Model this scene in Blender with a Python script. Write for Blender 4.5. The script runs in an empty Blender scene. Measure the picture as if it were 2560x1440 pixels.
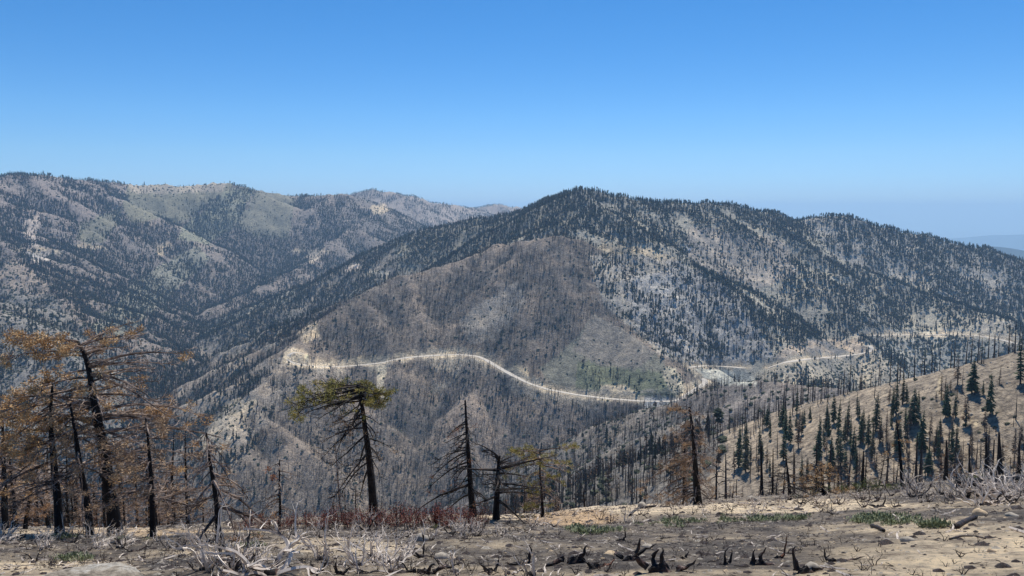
import bpy, math, random
import numpy as np
from mathutils import Vector, Matrix

R = math.radians
rng = np.random.default_rng(7)
random.seed(7)
scene = bpy.context.scene
COL = scene.collection

# ------------------------------------------------------------------ camera, sky, sun
FPX = 2009.0                      # focal length of the photograph in its own pixels (2560 wide)
PITCH = math.atan(200.0 / FPX)    # camera looks down a little
cam_d = bpy.data.cameras.new('camera')
cam_d.sensor_width = 36.0
cam_d.lens = 36.0 * FPX / 2560.0
cam_d.clip_start = 0.1
cam_d.clip_end = 200000.0
cam = bpy.data.objects.new('camera', cam_d)
COL.objects.link(cam)
cam.location = (0, 0, 0)
cam.rotation_euler = (R(90) - PITCH, 0, 0)
scene.camera = cam

SUN_EL, SUN_AZ = R(60), R(14)     # azimuth from the view direction (+Y) towards +X
world = bpy.data.worlds.new('World')
scene.world = world
world.use_nodes = True
wn = world.node_tree.nodes; wl = world.node_tree.links
bg = wn['Background']
sky = wn.new('ShaderNodeTexSky')
sky.sky_type = 'NISHITA'
sky.sun_disc = False
sky.sun_elevation = SUN_EL
sky.sun_rotation = SUN_AZ
sky.altitude = 2300
sky.air_density = 1.0
sky.dust_density = 0.0
sky.ozone_density = 6.0
gam = wn.new('ShaderNodeHueSaturation')
gam.inputs['Saturation'].default_value = 1.25
wl.new(sky.outputs[0], gam.inputs['Color'])
# the thick dry air near the horizon is bluer than the sky model makes it, all the way round
wtc = wn.new('ShaderNodeTexCoord'); wsp = wn.new('ShaderNodeSeparateXYZ'); wrp = wn.new('ShaderNodeValToRGB'); wmx = wn.new('ShaderNodeMix')
wl.new(wtc.outputs['Generated'], wsp.inputs[0]); wl.new(wsp.outputs[2], wrp.inputs[0])
we = wrp.color_ramp.elements
we[0].position = 0.0; we[0].color = (.54, .68, .94, 1); we[1].position = .3; we[1].color = (1, 1, 1, 1)
for p_, c_ in ((.02, (.58, .71, .96, 1)), (.037, (.68, .79, .97, 1)), (.065, (.85, .89, .96, 1)), (.11, (.95, .97, 1, 1))):
    e_ = we.new(p_); e_.color = c_
wmx.data_type = 'RGBA'; wmx.blend_type = 'MULTIPLY'; wmx.inputs[0].default_value = 1.0
wl.new(gam.outputs[0], wmx.inputs[6]); wl.new(wrp.outputs[0], wmx.inputs[7]); wl.new(wmx.outputs[2], bg.inputs[0])
bg.inputs[1].default_value = 0.122
sd = bpy.data.lights.new('sun', 'SUN')
sd.energy = 5.0
sd.angle = R(0.5)
sd.color = (1.0, 0.955, 0.88)
sun = bpy.data.objects.new('sun', sd)
COL.objects.link(sun)
sdir = Vector((math.sin(SUN_AZ) * math.cos(SUN_EL), math.cos(SUN_AZ) * math.cos(SUN_EL), math.sin(SUN_EL)))
sun.rotation_euler = sdir.to_track_quat('Z', 'Y').to_euler()
vs = scene.view_settings
vs.view_transform = 'Standard'; vs.look = 'None'; vs.exposure = 0.0; vs.gamma = 1.0; vs.use_curve_mapping = False
scene.cycles.volume_bounces = 2
scene.cycles.max_bounces = 6
scene.cycles.diffuse_bounces = 3
scene.cycles.transparent_max_bounces = 8

# ------------------------------------------------------------------ helpers
CP, SP = math.cos(PITCH), math.sin(PITCH)

def ray(px, py):
    """direction of a photo pixel, scaled so that its horizontal length is 1"""
    px = np.asarray(px, float); py = np.asarray(py, float)
    u = (px - 1280) / FPX; v = (720 - py) / FPX
    x = u; y = CP + v * SP; z = -SP + v * CP
    h = np.hypot(x, y)
    return x / h, y / h, z / h

def P(px, py, D):
    x, y, z = ray(px, py)
    return np.array([x * D, y * D, z * D]).T

def project(x, y, z):
    f = y * CP - z * SP
    up = y * SP + z * CP
    return 1280 + FPX * x / f, 720 - FPX * up / f

def _h(ix, iy, s):
    n = (ix.astype(np.int64) * 374761393 + iy.astype(np.int64) * 668265263 + s * 974634777) & 0xffffffff
    n = ((n ^ (n >> 13)) * 1274126177) & 0xffffffff
    n = (n ^ (n >> 16)) & 0xffffffff
    n = (n * 2246822519) & 0xffffffff
    n = n ^ (n >> 15)
    return (n & 0xffffff) / 16777215.0

def vnoise(x, y, s=0):
    x = np.asarray(x, float); y = np.asarray(y, float)
    ix = np.floor(x); iy = np.floor(y)
    fx = x - ix; fy = y - iy
    fx = fx * fx * (3 - 2 * fx); fy = fy * fy * (3 - 2 * fy)
    a = _h(ix, iy, s); b = _h(ix + 1, iy, s); c = _h(ix, iy + 1, s); d = _h(ix + 1, iy + 1, s)
    return (a + (b - a) * fx) * (1 - fy) + (c + (d - c) * fx) * fy

def fbm(x, y, s=0, o=4, g=0.5):
    t = 0; a = 1; n = 0
    for i in range(o):
        t = t + a * (vnoise(x, y, s + i * 17) * 2 - 1); n += a
        # rotate between octaves so the lattice does not show
        x, y = (x * 0.8 - y * 0.6) * 2.03, (x * 0.6 + y * 0.8) * 2.03
        a *= g
    return t / n

def ridged(x, y, s=0, o=4, g=0.55):
    t = 0; a = 1; n = 0
    for i in range(o):
        t = t + a * (1 - np.abs(vnoise(x, y, s + i * 13) * 2 - 1) * 2); n += a
        x, y = (x * 0.8 - y * 0.6) * 2.03, (x * 0.6 + y * 0.8) * 2.03
        a *= g
    return t / n

def inpoly(px, py, poly):
    px = np.asarray(px); py = np.asarray(py)
    r = np.zeros(px.shape, bool)
    n = len(poly)
    for i in range(n):
        x1, y1 = poly[i]; x2, y2 = poly[(i + 1) % n]
        if y1 == y2: continue
        c = ((y1 > py) != (y2 > py)) & (px < (x2 - x1) * (py - y1) / (y2 - y1) + x1)
        r ^= c
    return r

def sm(a, b, x):
    t = np.clip((x - a) / (b - a), 0, 1)
    return t * t * (3 - 2 * t)

# ------------------------------------------------------------------ the lie of the land
# every ridge: photo pixel x, y and distance in metres of points along its crest; then flank slope, name, spur spacing
RIDGES = [
 ('main', .62, 150, [(1050,577,2330),(1200,543,2260),(1330,514,2180),(1380,491,2080),(1460,468,1950),(1540,482,1980),(1640,502,2050),(1800,505,2150),(1900,524,2250),(1990,544,2350),(2100,532,2400),(2200,563,2450),(2330,588,2500),(2450,614,2550),(2560,663,2600),(2700,760,2650),(2900,880,2700)]),
 ('main', .60, 170, [(1200,543,2260),(1050,577,2330),(940,620,2330),(820,690,2250),(650,780,2150),(500,850,2050),(400,905,1950)]),
 ('main', .60, 120, [(1460,468,1950),(1455,530,1800),(1450,603,1650)]),
 ('burned', .62, 110, [(1455,603,1650),(1390,592,1650),(1290,603,1680),(1200,640,1650),(1000,695,1600),(900,745,1530),(800,812,1440),(735,872,1350),(690,940,1280),(610,1020,1200),(530,1110,1130),(480,1220,1080)]),
 ('burned', .60, 110, [(1455,603,1650),(1480,680,1560),(1505,765,1480),(1580,830,1400),(1645,885,1340),(1690,940,1290),(1725,985,1240),(1700,1050,1160),(1660,1130,1070),(1640,1220,990)]),
 ('burned', .62, 100, [(1250,608,1680),(1240,700,1560),(1230,800,1450),(1215,880,1370),(1195,960,1290),(1170,1060,1200),(1150,1180,1120)]),
 ('burned', .62, 100, [(1000,695,1600),(980,790,1490),(940,870,1400),(900,960,1310),(860,1080,1220),(840,1200,1130)]),
 ('main', .62, 90, [(1450,603,1650),(1600,648,1740),(1750,668,1700),(1850,740,1610),(1940,850,1500),(1970,900,1440),(1950,960,1370)]),
 ('main', .62, 90, [(1800,505,2150),(1830,560,2080),(1960,640,1980),(2050,690,1900),(2120,780,1780),(2160,840,1680),(2200,885,1600),(2250,960,1500)]),
 ('main', .62, 100, [(1990,544,2350),(2080,640,2200),(2250,705,2100),(2400,760,2000),(2490,790,1900),(2570,850,1800),(2640,950,1700)]),
 ('main', .62, 120, [(2330,588,2500),(2450,700,2350),(2600,790,2250),(2750,900,2100)]),
 ('lowridge', .60, 90, [(1730,1075,960),(1790,975,860),(1850,959,820),(2000,962,760),(2120,978,700),(2250,1010,640),(2400,1080,600)]),
 ('nearhill', .56, 60, [(1560,1400,455),(1660,1290,440),(1730,1200,425),(1800,1113,405),(1900,1063,385),(2000,1022,370),(2100,992,360),(2200,967,350),(2300,942,340),(2400,918,335),(2560,876,330),(2750,820,325),(3000,760,320)]),
 ('left', .50, 210, [(-900,600,3300),(-200,520,3300),(0,443,3300),(60,431,3400),(140,445,3500),(240,451,3700),(330,458,3800),(500,461,3900),(570,451,3900),(640,472,3900),(740,488,4000),(800,486,3900),(870,483,3850),(930,500,3900),(1000,540,3900),(1100,600,3900)]),
 ('left', .50, 180, [(640,472,3900),(590,560,3600),(500,620,3300),(400,700,3000),(310,790,2700),(250,850,2450)]),
 ('left', .50, 180, [(330,458,3800),(310,560,3500),(240,640,3200),(180,720,2900),(150,780,2700)]),
 ('left', .50, 180, [(870,483,3850),(890,560,3500),(790,650,3100),(650,720,2800),(480,800,2500),(370,870,2280)]),
 ('left', .50, 180, [(740,488,4000),(720,590,3600),(620,670,3200),(500,740,2900)]),
 ('left', .52, 160, [(0,443,3300),(-20,560,2800),(30,640,2450),(110,730,2150),(230,830,1900),(330,920,1720)]),
 ('left', .52, 160, [(-500,640,2000),(-200,700,1800),(0,780,1650),(120,880,1500),(260,1000,1350)]),
 ('far', .45, 300, [(700,540,5200),(860,488,5200),(940,472,5200),(1000,480,5200),(1100,502,5300),(1180,518,5400),(1300,560,5400)]),
 ('far', .45, 300, [(1120,540,6300),(1180,516,6300),(1250,503,6300),(1310,518,6400),(1450,580,6500)]),
 ('far', .42, 300, [(940,472,5200),(960,540,4800),(930,600,4400)]),
 ('distant', .35, 900, [(2380,622,10500),(2440,613,10500),(2470,605,10500),(2492,600,10500),(2515,605,10500),(2545,611,10600),(2600,617,10800),(2680,640,11000),(2800,650,11200),(3100,640,11500)]),
 ('distant', .30, 1500, [(2200,612,27000),(2350,598,27000),(2480,588,27000),(2600,584,27000),(2800,575,28000),(3200,590,28000)]),
]
NAMES = ['foreground', 'nearhill', 'lowridge', 'burned', 'main', 'left', 'far', 'distant', 'plain']
PLAIN_Z = -1500.0
SEGS = []      # x0,y0,z0,x1,y1,z1,slope,nameid,round
def densify(pts, n_per=2):
    out = []
    for i in range(len(pts) - 1):
        for k in range(n_per):
            out.append(pts[i] + (pts[i + 1] - pts[i]) * k / n_per)
    out.append(pts[-1]); return np.array(out)
rs = random.Random(11)
def add_spurs(line, slope, spacing, nid, level, maxlen):
    acc = spacing * rs.uniform(.2, .9)
    for i in range(len(line) - 1):
        a, b = line[i], line[i + 1]
        L = math.hypot(b[0] - a[0], b[1] - a[1])
        while acc < L:
            t = acc / L
            p = a + (b - a) * t
            dx, dy = (b[0] - a[0]) / L, (b[1] - a[1]) / L
            for sgn in (-1, 1):
                if rs.random() < .12: continue
                ang = sgn * rs.uniform(R(55), R(85))
                # lean downhill along the crest
                gz = (b[2] - a[2])
                if gz > 0: ang = math.pi - ang if sgn > 0 else -math.pi - ang
                d = math.atan2(dy, dx) + ang
                ln = maxlen * rs.uniform(.55, 1.1)
                pts = [p.copy()]; q = p.copy(); n = 4
                sl = slope * rs.uniform(.70, .86)
                q[2] -= spacing * .02
                for k in range(n):
                    d += rs.uniform(-.28, .28)
                    st = ln / n
                    q = q + np.array([math.cos(d) * st, math.sin(d) * st, -sl * st * (0.72 + .14 * k)])
                    pts.append(q.copy())
                emit(pts, slope * 1.12, nid, spacing * .05)
                if level < 1:
                    add_spurs(np.array(pts[1:]), slope * 1.12, spacing * .55, nid, level + 1, ln * .28)
            acc += spacing * rs.uniform(.7, 1.35)
        acc -= L
def emit(pts, slope, nid, rnd):
    for i in range(len(pts) - 1):
        a, b = pts[i], pts[i + 1]
        SEGS.append((*a, *b, slope, nid, rnd))
for nm, slope, spacing, pl in RIDGES:
    nid = NAMES.index(nm)
    sky_ = {'main': 8, 'left': 4, 'far': 3}.get(nm, 0)      # the traced skylines are tree tops
    pts = densify(np.array([P(a, b + sky_, c) for a, b, c in pl]), 2)
    # small sideways wander of the crest, keeps every point on its own line of sight
    for k in range(1, len(pts) - 1):
        f = 1 + rs.uniform(-.008, .008)
        pts[k] *= f
    emit(pts, slope, nid, spacing * .06)
    add_spurs(pts, slope, spacing, nid, 0 if nm not in ('nearhill', 'distant') else 1, spacing * (2.6 if nm != 'nearhill' else 1.2))

NT = 840
TH = np.linspace(R(-42), R(42), NT)
def steps(a, b, f):
    n = int(math.ceil(math.log(b / a) / f)); return np.geomspace(a, b, n + 1)[:-1]
RR = np.concatenate([steps(5, 100, .0125), steps(100, 900, .0095), steps(900, 2700, .0036), steps(2700, 4400, .005), steps(4400, 7000, .011), steps(7000, 60000, .035), [60000.0]])
NR = len(RR)
c_t = np.arange(0, NT, 2); 
if c_t[-1] != NT - 1: c_t = np.append(c_t, NT - 1)
c_r = np.arange(0, NR, 2)
if c_r[-1] != NR - 1: c_r = np.append(c_r, NR - 1)
ct = TH[c_t]; cr = RR[c_r]
X = np.sin(ct)[:, None] * cr[None]; Y = np.cos(ct)[:, None] * cr[None]
# bend the plan with noise so crests and gullies are not straight
wa = np.clip(Y, 200, 6000) * .012
WX = X + wa * fbm(X / (wa * 9), Y / (wa * 9), 3, 3); WY = Y + wa * fbm(X / (wa * 9), Y / (wa * 9), 9, 3)
HB = np.full(X.shape, -1e9); ID = np.full(X.shape, 8, np.int8)
def reach_z(D): return -700.0 if D < 8000 else PLAIN_Z
for s in SEGS:
    x0, y0, z0, x1, y1, z1, sl, nid, rnd = s
    D0 = math.hypot(x0, y0)
    reach = max(60.0, (max(z0, z1) - reach_z(D0)) / sl)
    rmin = min(D0, math.hypot(x1, y1)) - reach; rmax = max(D0, math.hypot(x1, y1)) + reach
    a0, a1 = math.atan2(x0, y0), math.atan2(x1, y1)
    aw = math.asin(min(.999, reach / max(D0, reach * 1.01)))
    ti0, ti1 = np.searchsorted(ct, [min(a0, a1) - aw, max(a0, a1) + aw]); ri0, ri1 = np.searchsorted(cr, [max(rmin, 0), rmax])
    if ti1 <= ti0 or ri1 <= ri0: continue
    xs = WX[ti0:ti1, ri0:ri1]; ys = WY[ti0:ti1, ri0:ri1]
    dx, dy = x1 - x0, y1 - y0; L2 = dx * dx + dy * dy + 1e-6
    t = np.clip(((xs - x0) * dx + (ys - y0) * dy) / L2, 0, 1)
    d = np.hypot(xs - x0 - t * dx, ys - y0 - t * dy)
    h = z0 + t * (z1 - z0) - sl * (np.sqrt(d * d + rnd * rnd) - rnd)
    cur = HB[ti0:ti1, ri0:ri1]
    m = h > cur
    cur[m] = h[m]
    ID[ti0:ti1, ri0:ri1][m] = nid
base = PLAIN_Z + 40 * fbm(X / 4000, Y / 4000, 5, 4)
base = np.where(Y < 9000, -760 + 0 * base, base)
tr = sm(7500, 9500, np.hypot(X, Y)); base = -760 * (1 - tr) + (PLAIN_Z + 40 * fbm(X / 4000, Y / 4000, 5, 4)) * tr
ID[HB < base] = 8
HB = np.maximum(HB, base)

# up to full resolution
def up(A):
    B = np.empty((NT, A.shape[1])); 
    for j in range(A.shape[1]): B[:, j] = np.interp(np.arange(NT), c_t, A[:, j])
    C = np.empty((NT, NR))
    for i in range(NT): C[i] = np.interp(np.arange(NR), c_r, B[i])
    return C
H = up(HB)
IDF = ID[np.clip((np.arange(NT) // 2), 0, ID.shape[0] - 1)][:, np.clip(np.arange(NR) // 2, 0, ID.shape[1] - 1)].copy()
X = np.sin(TH)[:, None] * RR[None]; Y = np.cos(TH)[:, None] * RR[None]
DD = np.broadcast_to(RR[None], X.shape)
amp = np.clip(DD / 1500, .25, 1.6)
H = H + np.where(DD < 9000, 1, 0) * (ridged(X / 60, Y / 60, 21, 4) * 5.5 * amp + fbm(X / 14, Y / 14, 31, 3) * 1.7 * amp)

# the slope we stand on
E_PX = np.array([-600, 0, 300, 900, 1240, 1350, 1745, 2000, 2250, 2560, 3100])
E_PY = np.array([1345, 1322, 1325, 1296, 1290, 1285, 1254, 1238, 1214, 1190, 1160])
E_D = np.array([52, 50, 50, 50, 50, 54, 60, 66, 72, 78, 85.0])
ex, ey, ez = ray(E_PX, E_PY)
e_th = np.arctan2(ex, ey)
re = np.interp(TH, e_th, E_D)[:, None]; te = np.interp(TH, e_th, -ez)[:, None]
bq = 1.65 / re ** 2; aq = te - 2 * 1.65 / re
r_ = RR[None]
Fin = -1.65 - aq * r_ - bq * r_ ** 2
s0 = aq + 2 * bq * re
q = np.clip(r_ - re, 0, None)
smax = .66
ramp = 45.0
Fout = (-1.65 - aq * re - bq * re ** 2) - np.where(q < ramp, s0 * q + (smax - s0) * q * q / (2 * ramp), s0 * ramp + (smax - s0) * ramp / 2 + smax * (q - ramp))
F = np.where(r_ < re, Fin, Fout)
nf = np.clip(r_ / 14, .0, 1)
F = F + nf * (fbm(X / 5.5, Y / 5.5, 41, 3) * .22 + fbm(X / 1.1, Y / 1.1, 43, 3) * .05 + fbm(X / .3, Y / .3, 44, 2) * .014) * np.where(r_ < re, 1, 1.6)
F = F + sm(60, 160, r_ - re * 0) * ridged(X / 25, Y / 25, 47, 3) * 2.0 * sm(10, 60, r_ - re)
isF = F >= H
IDF[isF] = 0
H = np.maximum(H, F)

dTH = TH[1] - TH[0]
def hz(x, y, grid=None):
    g = H if grid is None else grid
    x = np.asarray(x, float); y = np.asarray(y, float)
    t = (np.arctan2(x, y) - TH[0]) / dTH
    r = np.interp(np.hypot(x, y), RR, np.arange(NR))
    t = np.clip(t, 0, NT - 1.001); r = np.clip(r, 0, NR - 1.001)
    i = t.astype(int); j = r.astype(int); ft = t - i; fr = r - j
    return (g[i, j] * (1 - ft) + g[i + 1, j] * ft) * (1 - fr) + (g[i, j + 1] * (1 - ft) + g[i + 1, j + 1] * ft) * fr

def hit(px, py, dmin=6.0, dmax=9000.0):
    """point of the land seen at a photo pixel"""
    x, y, z = ray(px, py)
    k = np.arange(np.searchsorted(RR, dmin), np.searchsorted(RR, dmax))
    r = RR[k]
    g = hz(x * r, y * r) - z * r
    w = np.where(g > 0)[0]
    if len(w) == 0: return None
    i = w[0]
    if i == 0: rr = r[0]
    else: rr = r[i - 1] + (r[i] - r[i - 1]) * (-g[i - 1]) / (g[i] - g[i - 1])
    return np.array([x * rr, y * rr, float(hz(x * rr, y * rr))])
# ------------------------------------------------------------------ the road benches cut into the slopes
ROADS = [
 ('mountain_road', 4.0, 7.0, [(760,884),(735,880),(722,887),(718,896),(726,906),(750,912),(800,916),(850,917),(900,913),(960,907),(985,900),(1020,894),(1080,889),(1150,887),(1195,891),(1215,900),(1240,915),(1280,938),(1320,958),(1370,974),(1440,987),(1520,997),(1600,1003),(1680,1004),(1702,997),(1740,973),(1762,960),(1768,952),(1745,942)], None),
 ('mountain_road', 3.8, 7.0, [(1722,919),(1760,914),(1820,917),(1866,921)], None),
 ('mountain_road', 3.8, 7.0, [(1920,920),(1960,906),(2020,898),(2080,893),(2130,888),(2172,881),(2186,872),(2168,863)], None),
 ('mountain_road', 3.8, 6.5, [(2140,841),(2200,838),(2300,838),(2380,836),(2440,839),(2500,849),(2570,866)], None),
 ('mountain_road', 6.0, 9.0, [(40,629),(90,627),(140,629)], None),
 ('mountain_road', 6.0, 9.0, [(205,622),(256,619)], None),
 ('mountain_road', 6.0, 9.0, [(384,616),(424,614)], None),
 ('mountain_road', 6.0, 9.0, [(728,630),(770,627),(815,627)], None),
]
CUT = np.zeros(H.shape); FILL = np.zeros(H.shape); RDIST = np.full(H.shape, 1e3)
road_lines = []
def smooth1(a, n):
    a = a.copy()
    for _ in range(n):
        a[1:-1] = .25 * a[:-2] + .5 * a[1:-1] + .25 * a[2:]
    return a
for nm, hw, W, pl, _ in ROADS:
    pl = np.array(pl, float)
    seg = np.concatenate([[0], np.cumsum(np.hypot(*np.diff(pl, axis=0).T))])
    t = np.arange(0, seg[-1], 5.0)
    px = np.interp(t, seg, pl[:, 0]); py = np.interp(t, seg, pl[:, 1])
    ds = np.array([np.hypot(*(hit(a, b, 500)[:2])) for a, b in zip(px, py)])
    med = np.median(ds)
    ds = np.clip(ds, med * .8, med * 1.3)
    ds = smooth1(ds, 30)
    px = smooth1(px, 2); py = smooth1(py, 2)
    p = P(px, py, ds)
    nat = hz(p[:, 0], p[:, 1])
    p0 = p
    # pull the land onto the road, then cut the bench
    off = p[:, 2] - nat
    reach = 160.0
    for stage in (0, 1):
        for i0 in range(0, len(p) - 1, 12):
            q = p[i0:i0 + 14]
            cx, cy = q[:, 0].mean(), q[:, 1].mean(); D0 = math.hypot(cx, cy)
            rad = reach + max(np.hypot(q[:, 0] - cx, q[:, 1] - cy))
            aw = rad / D0; a0 = math.atan2(cx, cy)
            ti0, ti1 = np.searchsorted(TH, [a0 - aw, a0 + aw]); ri0, ri1 = np.searchsorted(RR, [D0 - rad, D0 + rad])
            if ti1 <= ti0: continue
            xs = X[ti0:ti1, ri0:ri1]; ys = Y[ti0:ti1, ri0:ri1]
            bd = np.full(xs.shape, 1e9); bz = np.zeros(xs.shape); bo = np.zeros(xs.shape)
            for k in range(len(q) - 1):
                dx, dy = q[k + 1, 0] - q[k, 0], q[k + 1, 1] - q[k, 1]
                tt = np.clip(((xs - q[k, 0]) * dx + (ys - q[k, 1]) * dy) / (dx * dx + dy * dy + 1e-9), 0, 1)
                d = np.hypot(xs - q[k, 0] - tt * dx, ys - q[k, 1] - tt * dy)
                m = d < bd
                bd[m] = d[m]; bz[m] = (q[k, 2] + tt * (q[k + 1, 2] - q[k, 2]))[m]
                oo = off[i0 + k] + tt * (off[i0 + k + 1] - off[i0 + k]); bo[m] = oo[m]
            if stage == 0:
                # remember the nearest road point of the whole road
                sub = (slice(ti0, ti1), slice(ri0, ri1))
                if i0 == 0: ND = np.full(H.shape, 1e9, np.float32); NZ = np.zeros(H.shape, np.float32); NO = np.zeros(H.shape, np.float32)
                m = bd < ND[sub]
                ND[sub][m] = bd[m]; NZ[sub][m] = bz[m]; NO[sub][m] = bo[m]
        if stage == 0:
            m = ND < reach
            hh = H[m] + NO[m] * np.exp(-(ND[m] / 60.0) ** 2)
            d = np.clip(ND[m] - W, 0, None)
            hn = np.minimum(hh, NZ[m] + 1.25 * d + (ND[m] > W) * .0)
            hn = np.maximum(hn, NZ[m] - .80 * d)
            lim = ND[m] < 70
            hn = np.where(lim, hn, hh)
            CUT[m] = np.maximum(CUT[m], np.where(lim, hh - hn, 0)); FILL[m] = np.maximum(FILL[m], np.where(lim, hn - hh, 0))
            H[m] = hn
            RDIST[m] = np.minimum(RDIST[m], ND[m])
            break
    road_lines.append((hw, p0))
# the car park beside the road
PK = [(1612,1002),(1690,1002),(1684,1022),(1620,1019)]
pk_c = P(1650, 1010, float(np.hypot(*hit(1650, 1003, 500)[:2])) - 8)
pk_z = pk_c[2]
ux = np.array([math.cos(math.atan2(pk_c[0], pk_c[1])), -math.sin(math.atan2(pk_c[0], pk_c[1]))]); uy = np.array([-ux[1], ux[0]])
lx = (X - pk_c[0]) * ux[0] + (Y - pk_c[1]) * ux[1]; ly = (X - pk_c[0]) * uy[0] + (Y - pk_c[1]) * uy[1]
dpk = np.maximum(np.abs(lx) - 21, np.abs(ly) - 17)
m = dpk < 40
dd = np.clip(dpk[m], 0, None)
keep = RDIST[m] < 8
H[m] = np.where(keep, H[m], np.maximum(np.minimum(H[m], pk_z + 1.2 * dd), pk_z - .8 * dd))
PARK = dpk

VISMAX = np.maximum.accumulate(H / RR[None], axis=1)
VIS = (H + 16) / RR[None] >= VISMAX - 1e-9
VIS0 = (H + 1.5) / RR[None] >= VISMAX - 1e-9

# ------------------------------------------------------------------ what grows where, and the colour of the soil
ZPX, ZPY = project(X, Y, H)
wx = ZPX + 26 * fbm(X / 70, Y / 70, 61, 5, .6) * np.clip(1400 / np.maximum(DD, 1), .3, 2); wy = ZPY + 17 * fbm(X / 70, Y / 70, 67, 5, .6) * np.clip(1400 / np.maximum(DD, 1), .3, 2)
LIVE = np.zeros(H.shape); BURN = np.zeros(H.shape); SHRUB = np.zeros(H.shape); ROCK = np.zeros(H.shape)
CC = np.zeros(H.shape + (3,))
def reg(nm, live, burn, shrub, rock, col):
    m = IDF == NAMES.index(nm)
    LIVE[m] = live; BURN[m] = burn; SHRUB[m] = shrub; ROCK[m] = rock; CC[m] = col
reg('foreground', 0, .05, .1, 0, (.30, .245, .185))
reg('nearhill', 0, 0, 0, .0, (.325, .262, .192))
reg('lowridge', 0, .7, .15, .2, (.145, .125, .11))
reg('burned', .05, 1.2, .1, .25, (.165, .135, .107))
reg('main', 1.15, .22, .3, .35, (.34, .315, .25))
reg('left', 1.5, .9, .4, .3, (.20, .168, .143))
reg('far', 1.3, .2, .1, .3, (.24, .205, .18))
reg('distant', 0, 0, 0, 0, (.035, .045, .04))
reg('plain', 0, 0, 0, 0, (.20, .18, .14))
jsx = ZPX + 5 * fbm(X / 30, Y / 30, 161, 4, .6); jsy = ZPY + 4 * fbm(X / 30, Y / 30, 167, 4, .6)
def zone(poly, names=None, sharp=False, **k):
    wx, wy = (jsx, jsy) if sharp else (globals()['wx'], globals()['wy'])
    poly = np.array(poly, float)
    x0, y0 = poly.min(0) - 15; x1, y1 = poly.max(0) + 15
    m = (wx > x0) & (wx < x1) & (wy > y0) & (wy < y1)
    if names: m &= np.isin(IDF, [NAMES.index(n) for n in names])
    idx = np.where(m)
    q = inpoly(wx[idx], wy[idx], [tuple(p) for p in poly])
    idx = (idx[0][q], idx[1][q])
    for a, g in (('live', LIVE), ('burn', BURN), ('shrub', SHRUB), ('rock', ROCK)):
        if a in k: g[idx] = k[a]
    if 'col' in k: CC[idx] = k['col']
L_ = ['left']; M_ = ['main', 'burned']; LM = ['left', 'main', 'far']
GREEN = (.175, .165, .115); TAN = (.50, .40, .265); PALE = (.42, .40, .33)
zone([(0,440),(330,455),(320,600),(0,640)], L_, live=1.3, burn=.6, col=(.225,.188,.165))
zone([(320,458),(575,450),(590,480),(520,510),(480,545),(440,562),(400,545),(330,562),(305,520)], L_, live=.03, burn=.01, shrub=.15, rock=.05, col=GREEN, sharp=True)
zone([(320,458),(575,450),(560,480),(330,485)], L_, live=.15, burn=.1, shrub=.5, col=(.32,.28,.22))
zone([(200,560),(300,515),(305,560),(250,610),(190,600)], L_, live=.06, burn=.05, shrub=.3, col=GREEN)
zone([(640,478),(700,474),(738,500),(728,570),(720,600),(650,592),(595,572),(585,555),(622,512)], L_, live=.02, burn=.02, shrub=.1, rock=.05, col=(.185,.175,.13), sharp=True)
zone([(640,470),(605,470),(560,482),(520,520),(455,560),(445,600),(520,610),(580,575),(610,525)], L_, live=1.7, burn=.0, col=(.2,.2,.14))
zone([(300,515),(330,560),(310,600),(262,606),(268,580),(290,560)], L_, live=1.5, burn=0)
zone([(190,480),(240,460),(250,560),(215,560)], L_, live=1.0)
zone([(500,615),(440,640),(330,708),(290,758),(235,808),(255,862),(330,830),(400,762),(480,692),(530,645)], LM, live=1.6, burn=.2, col=(.25,.24,.18))
zone([(400,650),(470,620),(440,690),(350,700)], L_, live=.3, shrub=.6)
zone([(735,500),(900,485),(960,540),(1000,600),(900,640),(730,600)], L_, live=1.15, burn=.1)
zone([(925,520),(960,508),(985,525),(940,540)], LM + ['far'], live=.02, burn=.02, col=TAN)
zone([(1440,470),(1330,512),(1100,558),(980,615),(900,640),(870,700),(1000,690),(1200,632),(1300,592),(1445,575)], ['main'], live=1.5, burn=.1, rock=.1, col=(.24,.22,.17))
zone([(980,615),(870,650),(700,760),(500,850),(300,860),(330,960),(700,860),(900,720),(1000,680)], ['main', 'burned'], live=1.1, burn=.9, col=(.21,.19,.16))
zone([(0,640),(130,740),(250,850),(330,920),(300,1100),(0,1100)], LM, live=.3, burn=.15, shrub=.9, rock=.45, col=(.205,.19,.165))
zone([(0,640),(60,660),(130,720),(100,740),(0,730)], L_, live=.35, burn=.2, shrub=.4, col=(.27,.22,.175))
zone([(862,676),(895,655),(900,664),(880,682)], None, live=0, burn=0, shrub=0, rock=.1, col=(.62,.52,.42), sharp=True)
zone([(905,690),(925,676),(972,676),(975,694),(950,690)], None, live=0, burn=.02, shrub=0, rock=.1, col=(.52,.46,.35), sharp=True)
zone([(50,632),(135,632),(125,655),(90,655)], None, live=0.02, burn=0.02, shrub=.02, rock=0, col=(.48,.43,.37), sharp=True)
zone([(388,618),(420,616),(410,640),(395,640)], None, live=0.02, burn=0.02, shrub=.05, rock=0, col=TAN, sharp=True)
zone([(765,632),(812,630),(790,655),(775,660)], None, live=0.02, burn=0.02, shrub=.05, rock=0, col=(.5,.42,.32), sharp=True)
zone([(55,560),(85,540),(100,545),(95,620),(80,620)], L_, live=.05, burn=.05, shrub=.05, col=(.48,.40,.33))
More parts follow.
